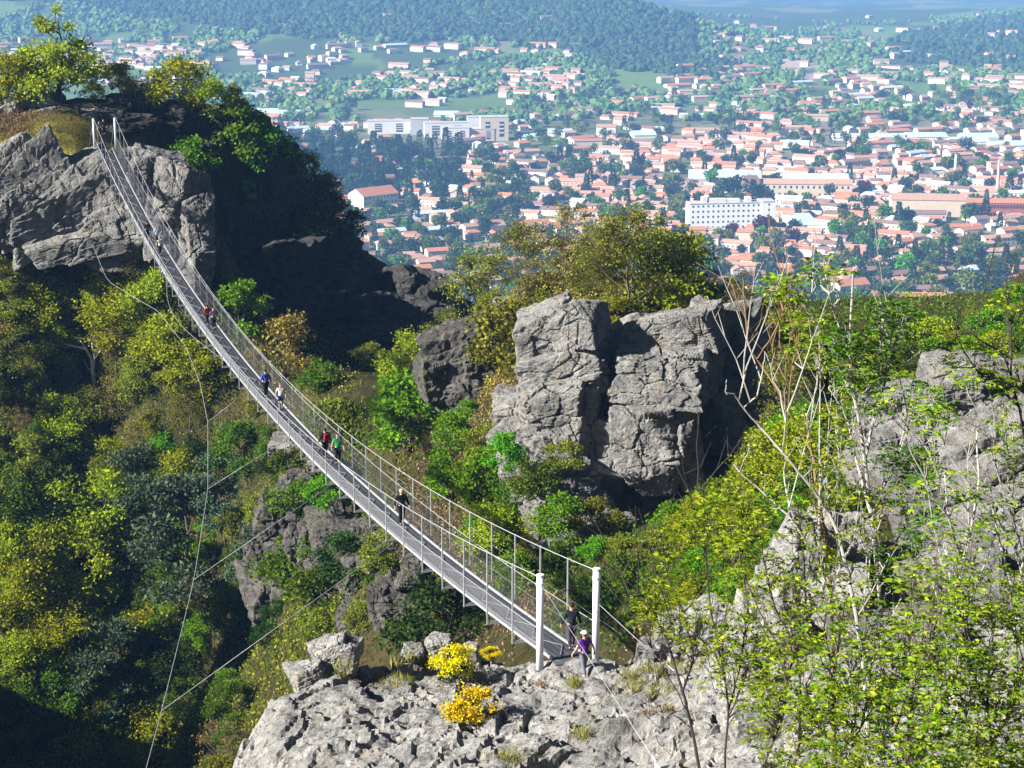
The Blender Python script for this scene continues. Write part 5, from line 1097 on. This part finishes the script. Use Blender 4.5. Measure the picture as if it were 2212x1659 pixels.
for i, (u0, u1, v, h, lb) in enumerate([(1800,1880,300,6,'pale industrial hall, leftmost along the far edge of town'),(1885,1950,302,8,'white-roofed industrial hall beside the leftmost pale hall'),(1955,2040,300,8,'long white-roofed industrial hall in the middle of the far edge of town'),(2050,2130,308,6,'blue-grey hall right of the long white-roofed one at the far edge of town'),(2140,2212,316,6,'low blue hall at the far right edge of town'),(2075,2150,298,5,'thin pale hall behind the blue-grey one at the far right'),
   (530,600,247,7,'long pale warehouse right of the hilltop yellow trees'),(590,650,250,7,'white warehouse end right of the long pale one'),(940,990,250,5,'small pale warehouse in the trees above the apartment complex'),(1120,1165,300,8,'pale hall right of the apartment tower'),(1185,1235,292,8,'grey hall beyond the apartment tower, with blue roof'),(1290,1330,293,22,'white cube-shaped block of flats right of the apartment tower'),(1365,1412,296,8,'pale blue-roofed hall between trees in the middle distance')]):
    block('hall', lb, 'hall', u0, u1, v, h, 30, rng.uniform(-8, 8), W['white'], RF['blue-grey'] if i != 11 else RF['faded'], 4. if i != 11 else 2., mark='the far white-roofed halls' if i == 2 else ('the pale warehouses' if i == 6 else None))
for u, v, h, lb in ((2154,424,76,'tall slender pale factory chimney near the right edge'),(2062,400,64,'slim pale chimney left of the tall factory chimney')):
    p = ground_at(u, v); k = 1/ppm(p[1]); o = thing('factory_chimney', lb, 'chimney', p); MB().tube([(0,0,0),(0,0,h*k*.5),(0,0,h*k)], [2.0,1.6,1.3], 12).obj('shaft', W['pinkish'] if u > 2100 else W['white'], o); MB().tube([(0,0,h*k+.01),(0,0,h*k+.8)], [1.5,1.5], 12).obj('cap', W['grey'], o); take(p[0], p[1], 4)
MARKS.append(('the tall factory chimney', 2154, 386))
MARKS += [('the white school-side conifers', 870, 350)][:0]
for q_ in (1500, 1530, 1560, 1590, 1620):
    p_ = ground_at(q_, 500); take(p_[0], p_[1], 8)
def hdens(u, v):
    n = fbm(np.stack([u*.012, v*.03, 0*u], 1), 3, 91)
    d = np.where(v > 268, .2, 0.)
    d = np.where((v > 285) & (u > 1380), .85, d); d = np.where((v > 280) & (v < 440) & (u > 590) & (u < 1010), .12, d); d = np.where((v > 395) & (u > 690) & (u < 1400), .42, d)
    d = np.where((v > 300) & (v < 400) & (u > 1010) & (u < 1400), .4, d); d = np.where((v > 265) & (v < 292) & (u < 1000), .8, d)
    d = np.where((v <= 268) & (v > 205), .05, d); d = np.where((v <= 268) & (v > 215) & (u > 1700), .22, d)
    d = np.where((v <= 262) & (v > 150) & (u > 1430), .15+.75*(n > 0), d); d = np.where((v <= 212) & (v > 160) & (u > 540) & (u < 1250), .15+.6*(n > 0), d)
    d = np.where((v <= 190) & (v > 88) & (u < 560), .05+.65*(n > .05), d); d = np.where((v <= 160) & (v > 100) & (u > 560) & (u < 1250), .05+.45*(n > .12), d); d = np.where((v <= 150) & (v > 30) & (u > 1500), .02+.22*(n > .1), d)
    d = np.where((v <= 90) & (v > 40) & (u < 1400), .015, d)
    d = np.where(v < 205, d*.72, d); cl_ = fbm(np.stack([u*.009, v*.022, 0*u], 1), 3, 92); d = np.where((v > 200) & (cl_ < -.12), d*.22, d)
    return np.where((v > 470) & (u < 690), 0, d)
N_ = 20000; u = rng.uniform(-250, 2480, N_); v = 30+630*rng.random(N_)**.85; k = rng.random(N_) < hdens(u, v); u, v = u[k], v[k]
P, ok = hit_far(u, v); HOUSES = []
for p, k in zip(P, ok):
    if not k: continue
    si = int(rng.choice(7, p=[.22, .15, .16, .16, .10, .07, .14])); w, d = SHAPES[si][1:3]; r = .30*w+.26*d
    if not free(p[0], p[1], r): continue
    take(p[0], p[1], r)
    yaw = (25 if vnoise(np.array([[p[0]*.004, p[1]*.003, 0]]), 3)[0] > .5 else -18)+rng.normal()*9+(90 if rng.random() < .22 and w < 15 else 0)
    HOUSES.append((p, si, math.radians(yaw), rng.choice(['white', 'cream', 'pinkish', 'grey'], p=[.34, .36, .22, .08]), rng.choice(['orange', 'faded', 'brown', 'blue-grey'], p=[.30, .42, .20, .08])))
uu, vv = proj(np.array([h[0] for h in HOUSES])); inside = (uu > -10) & (uu < 2225)
# what of the town stands clear of the ridge, the crag and the saplings
def clear(u, v):
    line = np.interp(u, [0, 200, 560, 600, 640, 700, 760, 830, 960, 1100, 1250, 1500, 1640, 1800, 1960, 2212], [180, 130, 170, 260, 340, 400, 470, 500, 470, 450, 470, 500, 600, 680, 690, 600]); return v < line
size = np.array([SHAPES[h[1]][1]*SHAPES[h[1]][3]/h[0][1]**2 for h in HOUSES])*(inside & clear(uu, vv)); order = np.argsort(-size)
ind = set(order[:285].tolist()); rest_w = {k: MB() for k in W}; rest_r = {k: MB() for k in RF}
print('houses', len(HOUSES), 'in view', int((inside & clear(uu, vv)).sum()))
near_set = set(order[:90].tolist())
for i, (p, si, yaw, wc, rc_) in enumerate(HOUSES):
    nm, w, d, h, rh, hp = SHAPES[si]; sc = 1.
    if i in ind:
        o = thing({3: 'terrace_house', 4: 'long_building', 6: 'terrace_house'}.get(si, 'house'), None, 'house', p-(0, 0, .6), yaw, 'houses of the town')
        link('wall', HM[si, 'w', wc], o); link('roof', HM[si, 'r', rc_], o)
        if rng.random() < .5: link('chimney', HM[si, 'c'], o)
        if i in near_set:
            n = max(2, int(w//4)); fl = 2 if h > 6.5 else 1
            for sy in (-1, 1):
                for a in range(n):
                    for b in range(fl): c = link('window', WIN, o); c.location = (-w/2+(a+.5)*w/n, sy*(d/2+.03), 1.9+b*3.1)
        pend(o, f'{wc} {nm} with {RNAME[rc_]}', 'town', p+np.array([0, 0, 3.]))
    else:
        wl, rf = gable(w, d, h, rh, hp); c_, s_ = math.cos(yaw), math.sin(yaw); Rm = np.array([[c_, s_, 0], [-s_, c_, 0], [0, 0, 1]])
        for src, dst in ((wl, rest_w[wc]), (rf, rest_r[rc_])): src.v = [x@Rm+p-(0, 0, .6) for x in src.v]; dst.merge(src)
mb = MB(); mats = []
for dct, lib_ in ((rest_w, W), (rest_r, RF)):
    for k in dct:
        m_ = dct[k]; m_.f = [(f, len(mats)) for f, _ in m_.f]; mats.append(lib_[k]); mb.merge(m_)
tag(mb.obj('distant_houses', mats), kind='stuff')
# ---- trees among the houses
def tmesh(seed, kind):
    r = np.random.default_rng(seed)
    if kind == 'conifer':
        n = 330; z = r.random(n)**.8; rad = (1-z)*2.6*r.uniform(.5, 1, n)+.25; a = r.uniform(0, 2*PI, n); C = np.stack([np.cos(a)*rad, np.sin(a)*rad, 1+z*13], 1); D = np.stack([np.cos(a), np.sin(a), -.5+0*a], 1)+r.normal(size=(n, 3))*.35
        return MB().leaves(C, D, r.uniform(1., 1.9, n), r.uniform(.7, 1.3, n), r=r)
    n = 420; nb = 9; c = unit(nb, r)*np.array([3.2, 3.2, 2.6])*r.uniform(.35, .8, (nb, 1))+np.array([0, 0, 6.2]); i = r.integers(0, nb, n); d = unit(n, r); C = c[i]+d*2.3*(r.random(n)**.4)[:, None]
    return MB().leaves(C, d+r.normal(size=(n, 3))*.5, r.uniform(1., 1.9, n), r.uniform(.8, 1.5, n), r=r)
TK = {'dark conifer': [tmesh(i, 'conifer').mesh('crown', M['lf_dark']) for i in range(3)], 'dark green tree': [tmesh(10+i, 'r').mesh('crown', M['lf_dark']) for i in range(3)], 'mid-green tree': [tmesh(20+i, 'r').mesh('crown', M['lf_green']) for i in range(3)],
      'light green tree': [tmesh(30+i, 'r').mesh('crown', M['lf_bright']) for i in range(3)], 'olive tree': [tmesh(40+i, 'r').mesh('crown', M['lf_olive']) for i in range(3)], 'dark purple tree': [tmesh(50+i, 'r').mesh('crown', M['lf_purple']) for i in range(2)], 'blue-green cedar': [tmesh(60+i, 'r').mesh('crown', M['lf_pine']) for i in range(2)]}
TRK = MB().tube([(0, 0, 0), (0, 0, 3), (0, 0, 6)], [.45, .35, .2], 6).mesh('trunk', M['bark'])
def town_tree(p, kind, sc, wide=1., label=None):
    o = thing('conifer' if 'conifer' in kind else ('cedar' if 'cedar' in kind else 'town_tree'), label, 'tree', p-(0, 0, .3), rng.uniform(0, 6), 'trees of the town', (sc*wide, sc*wide, sc))
    link('trunk', TRK, o); L = TK[kind]; link('crown', L[int(rng.integers(len(L)))], o)
    if label is None: pend(o, kind, 'town', p+np.array([0, 0, 5.*sc]))
    return o
for u, v, kind, sc, wd, lb in ((1648,510,'dark purple tree',2.0,1.1,'big dark red tree in front of the hospital'),(1478,478,'dark purple tree',1.2,1.,'dark purple tree left of the hospital'),(1660,436,'dark purple tree',1.1,1.,'small purple tree near the cream villa'),(1385,418,'dark purple tree',1.3,1.,'reddish purple tree among cedars in mid-town'),(1868,535,'mid-green tree',2.2,1.1,'large round green tree right of the blue mansard house'),(1110,400,'dark conifer',1.7,1.5,'broad dark cedar left of the ridge in mid-town'),(1960,600,'light green tree',2.0,1.3,'broad bright green tree behind the long white hillside house'),(2095,640,'olive tree',2.2,1.1,'large pale olive tree above the right hillside'),(2098,480,'blue-green cedar',1.9,1.4,'dark spreading cedar below the brick factory'),(2180,420,'dark conifer',1.6,1.2,'dark conifer right of the tall factory chimney'),(1585,425,'dark green tree',2.1,1.5,'dark green tree mass behind the hospital roof')):
    p = ground_at(u, v); town_tree(p, kind, sc, wd, lb); take(p[0], p[1], 4)
def tdens(u, v):
    d = np.where(v > 268, .45, 0); d = np.where((u > 580) & (u < 1010) & (v > 290) & (v < 445), 1., d); d = np.where((v > 370) & (u > 1000) & (u < 1500), .75, d); d = np.where((v <= 300) & (v > 200), .5, d); d = np.where((v > 560), .8, d)
    return d
N_ = 9000; u = rng.uniform(-250, 2480, N_); v = 195+480*rng.random(N_)**.8; k = rng.random(N_) < tdens(u, v); u, v = u[k], v[k]
P, ok = hit_far(u, v); TT = []
for p, k, a, b in zip(P, ok, u, v):
    if not k or not free(p[0], p[1], 2.6): continue
    if 780 < a < 1110 and b < 322: continue
    take(p[0], p[1], 2.2)
    park = 580 < a < 1010 and 285 < b < 445
    kd = rng.choice(list(TK), p=[.46, .24, .06, .02, .06, .01, .15] if park else [.15, .24, .24, .11, .15, .02, .09])
    TT.append((p, str(kd), rng.uniform(.75, 1.55)*(1.4 if park else 1.15), (a, b)))
sz = np.array([t[2]/t[0][1]*(1 if (-5 < t[3][0] < 2217 and clear(t[3][0], t[3][1])) else 0) for t in TT]); sel = set(np.argsort(-sz)[:260].tolist())
print('town trees', len(TT)); rest = {k: MB() for k in TK}; srcs = {k: tmesh(5+len(k), 'conifer' if 'conifer' in k else 'r') for k in TK}
for i, (p, kd, sc, ab) in enumerate(TT):
    if i in sel: town_tree(p, kd, sc, rng.uniform(.85, 1.25))
    else:
        a = rng.uniform(0, 6); c_, s_ = math.cos(a), math.sin(a); s = srcs[kd]; sub = np.concatenate(s.v)@np.array([[c_, s_, 0], [-s_, c_, 0], [0, 0, 1]])*sc+p
        rest[kd].add(sub.reshape(-1, 4, 3)[::2].reshape(-1, 3) if p[1] > 2300 else sub, np.arange((len(sub)//4+1)//2*4 if p[1] > 2300 else len(sub)).reshape(-1, 4))
mb = MB(); mats = []
LM = {'dark conifer': 'lf_dark', 'dark green tree': 'lf_dark', 'mid-green tree': 'lf_green', 'light green tree': 'lf_bright', 'olive tree': 'lf_olive', 'dark purple tree': 'lf_purple', 'blue-green cedar': 'lf_pine'}
for k in rest: m_ = rest[k]; m_.f = [(f, len(mats)) for f, _ in m_.f]; mats.append(M[LM[k]]); mb.merge(m_)
tag(mb.obj('distant_trees', mats), kind='stuff')
# ---- woods on the hills
def blobs(name, stops, us, vs, sz, hgt, gap=1.):
    P, ok = hit_far(us, vs); keep = ok & ~((P[:, 1] > 5200) & (us > 1340)) & (worley(np.stack([P[:, 0]*.006, P[:, 1]*.0035, 0*P[:, 0]], 1)*1., 51)[2] < gap) & np.array([free(p[0], p[1], 1.) for p in P]); P = P[keep]; n = len(P); D, T = ico(2); nv = len(D)
    s = rng.uniform(sz[0], sz[1], (n, 1, 1))*np.array([1, 1, hgt]); V = D[None]*s*rng.uniform(.72, 1.25, (n, nv, 1))+P[:, None]+np.array([0, 0, 1.])*s[..., 2:3]*.75
    m_ = leaf_mat(name, stops, .1, 0.); return tag(MB().add(V.reshape(-1, 3), (np.arange(n)[:, None, None]*nv+T[None]).reshape(-1, 3)).obj(name, m_), kind='stuff')
def dark_zone(u, v):
    w = fbm(np.stack([u*.006, v*.02, 0*u], 1), 3, 95)*26
    hillL = v < np.interp(u, [-400, 150, 330, 560, 800, 1050, 1250, 1420, 1500], [0, 5, 60, 75, 85, 100, 115, 150, 180])+w
    hillR = (v < np.interp(u, [1850, 1950, 2100, 2500], [40, 130, 165, 170])+w) & (v > np.interp(u, [1850, 1950, 2212, 2500], [140, 75, 30, 10])) & (u > 1850)
    return (hillL & (u < 1500)) | hillR | ((u > 1440) & (u < 1600) & (v > 130) & (v < 175) & (w > -8))
n_ = 32000; u = rng.uniform(-350, 2560, n_); v = rng.uniform(-70, 262, n_)
dz = dark_zone(u, v); cl = fbm(np.stack([u*.02, v*.05, 0*u], 1), 3, 97)
k = dz; blobs('forest', [(0, (.03, .05, .022)), (.6, (.045, .07, .026)), (1, (.07, .10, .033))], u[k], v[k], (3.4, 6.6), 1.1)
k = ~dz & (cl > -.22); blobs('woodland', [(0, (.05, .085, .025)), (.5, (.10, .155, .035)), (.85, (.15, .21, .05)), (1, (.21, .20, .09))], u[k], v[k], (3., 6.2), .95, .70)
# ------------------------------------------------------------------ labels that single out one thing among look-alikes
ORD = ['closest', 'second closest', 'third closest', 'fourth closest', 'fifth closest', 'sixth closest', 'seventh closest', 'eighth closest', 'ninth closest', 'tenth closest']
MARKZ = {'town': MARKS, 'slope': [('the dead tree', 205, 760), ('the large pine', 400, 1170), ('the grey tilted slabs', 130, 480), ('the bridge middle', 640, 930), ('the small smooth boulder', 640, 985), ('the rock ledge end', 640, 1480)],
         'ridge': [('the tall airy olive tree', 1045, 540), ('the ridge thicket', 1400, 560), ('the bright ravine-top tree', 882, 540)], 'underside': [('the small smooth boulder', 640, 985), ('the broken dark rock face', 740, 1190), ('the rock ledge end', 715, 1400)], 'ravine': [('the large bright ravine bush', 878, 890), ('the jointed crag foot', 1330, 1100), ('the right pylon', 1287, 1320)],
         'hillside': [('the stepped crag', 2110, 870), ('the deep green sapling', 1850, 760)],
         'gully': [('the black crag face', 1600, 980), ('the leaning rock spire', 1720, 1250)]}
used = {}
for o, look, u, v, z in PENDING:
    m_ = min(MARKZ[z], key=lambda a: (a[1]-u)**2+((a[2]-v)*1.6)**2); du, dv = u-m_[1], (v-m_[2])*1.3
    side = ('left of' if du < 0 else 'right of') if abs(du) > abs(dv) else ('above' if dv < 0 else 'below')
    used.setdefault((z, look, side, m_[0]), []).append((math.hypot(du, dv), o))
for (z, look, side, mk), lst in used.items():
    lst.sort(key=lambda a: a[0])
    for i, (_, o) in enumerate(lst):
        look = look.replace(' with ', ', ') if len(look.split())+len(side.split())+len(mk.split()) > 13 else look
        o['label'] = f'{look} {side} {mk}' if len(lst) == 1 else f'{look}, {ORD[i] if i < 10 else str(i+1)+"th closest"} {side} {mk}'
# ------------------------------------------------------------------ air, sun, sky, camera
m, nt, out = newmat('haze air')
pv_ = N(nt, 'ShaderNodeVolumePrincipled', {'Color': (.25, .52, 1., 1), 'Density': HAZE_D if 'HAZE_D' in globals() else 1.15e-4, 'Anisotropy': .0})
nt.links.new(pv_.outputs[0], out.inputs['Volume'])
lo = min(float(gz.min()), float(GV[:, 2].min()))-1.
hz = MB().box((0, 6480, (lo+31)/2), (2*(46+.42*13000)+40, 13060, 31-lo)).obj('haze', m); tag(hz, kind='stuff')
scene.cycles.volume_max_steps = 32
SUN = Vector((-.79, -.34, .51)).normalized()
ld = bpy.data.lights.new('sun', 'SUN'); ld.energy = 5.; ld.angle = math.radians(.5); ld.color = (1., .96, .89)
so = bpy.data.objects.new('sun', ld); COL.objects.link(so); so.rotation_euler = (-SUN).to_track_quat('-Z', 'Y').to_euler(); so.location = (-60, -30, 90)
w = bpy.data.worlds.new('World'); scene.world = w; w.use_nodes = True; nt = w.node_tree; nt.nodes.clear()
sky = nt.nodes.new('ShaderNodeTexSky'); sky.sky_type = 'NISHITA'; sky.sun_disc = False; sky.air_density = .35; sky.dust_density = .3
sky.sun_elevation = math.asin(SUN.z); sky.sun_rotation = math.atan2(SUN.x, SUN.y)
bg = nt.nodes.new('ShaderNodeBackground'); bg.inputs[1].default_value = .05
ow = nt.nodes.new('ShaderNodeOutputWorld'); nt.links.new(sky.outputs[0], bg.inputs[0]); nt.links.new(bg.outputs[0], ow.inputs[0])
cam = bpy.data.cameras.new('camera'); cam.sensor_width = 36; cam.lens = 36*F/2212; cam.clip_end = 30000; cam.clip_start = .5
co = bpy.data.objects.new('camera', cam); COL.objects.link(co); co.location = (0, 0, CZ); co.rotation_euler = (math.radians(90)-PITCH, 0, 0); scene.camera = co
vs = scene.view_settings; vs.view_transform = 'Standard'; vs.look = 'None'; vs.gamma = 1; vs.exposure = 1.62
cy = scene.cycles; cy.max_bounces = 5; cy.diffuse_bounces = 2; cy.glossy_bounces = 2; cy.transmission_bounces = 3; cy.volume_bounces = 0; cy.transparent_max_bounces = 4
cy.use_denoising = True; cy.caustics_reflective = cy.caustics_refractive = False; cy.sample_clamp_indirect = 4.
print('objects', len(scene.objects), 'polys', sum(len(o.data.polygons) for o in scene.objects if o.type == 'MESH'))
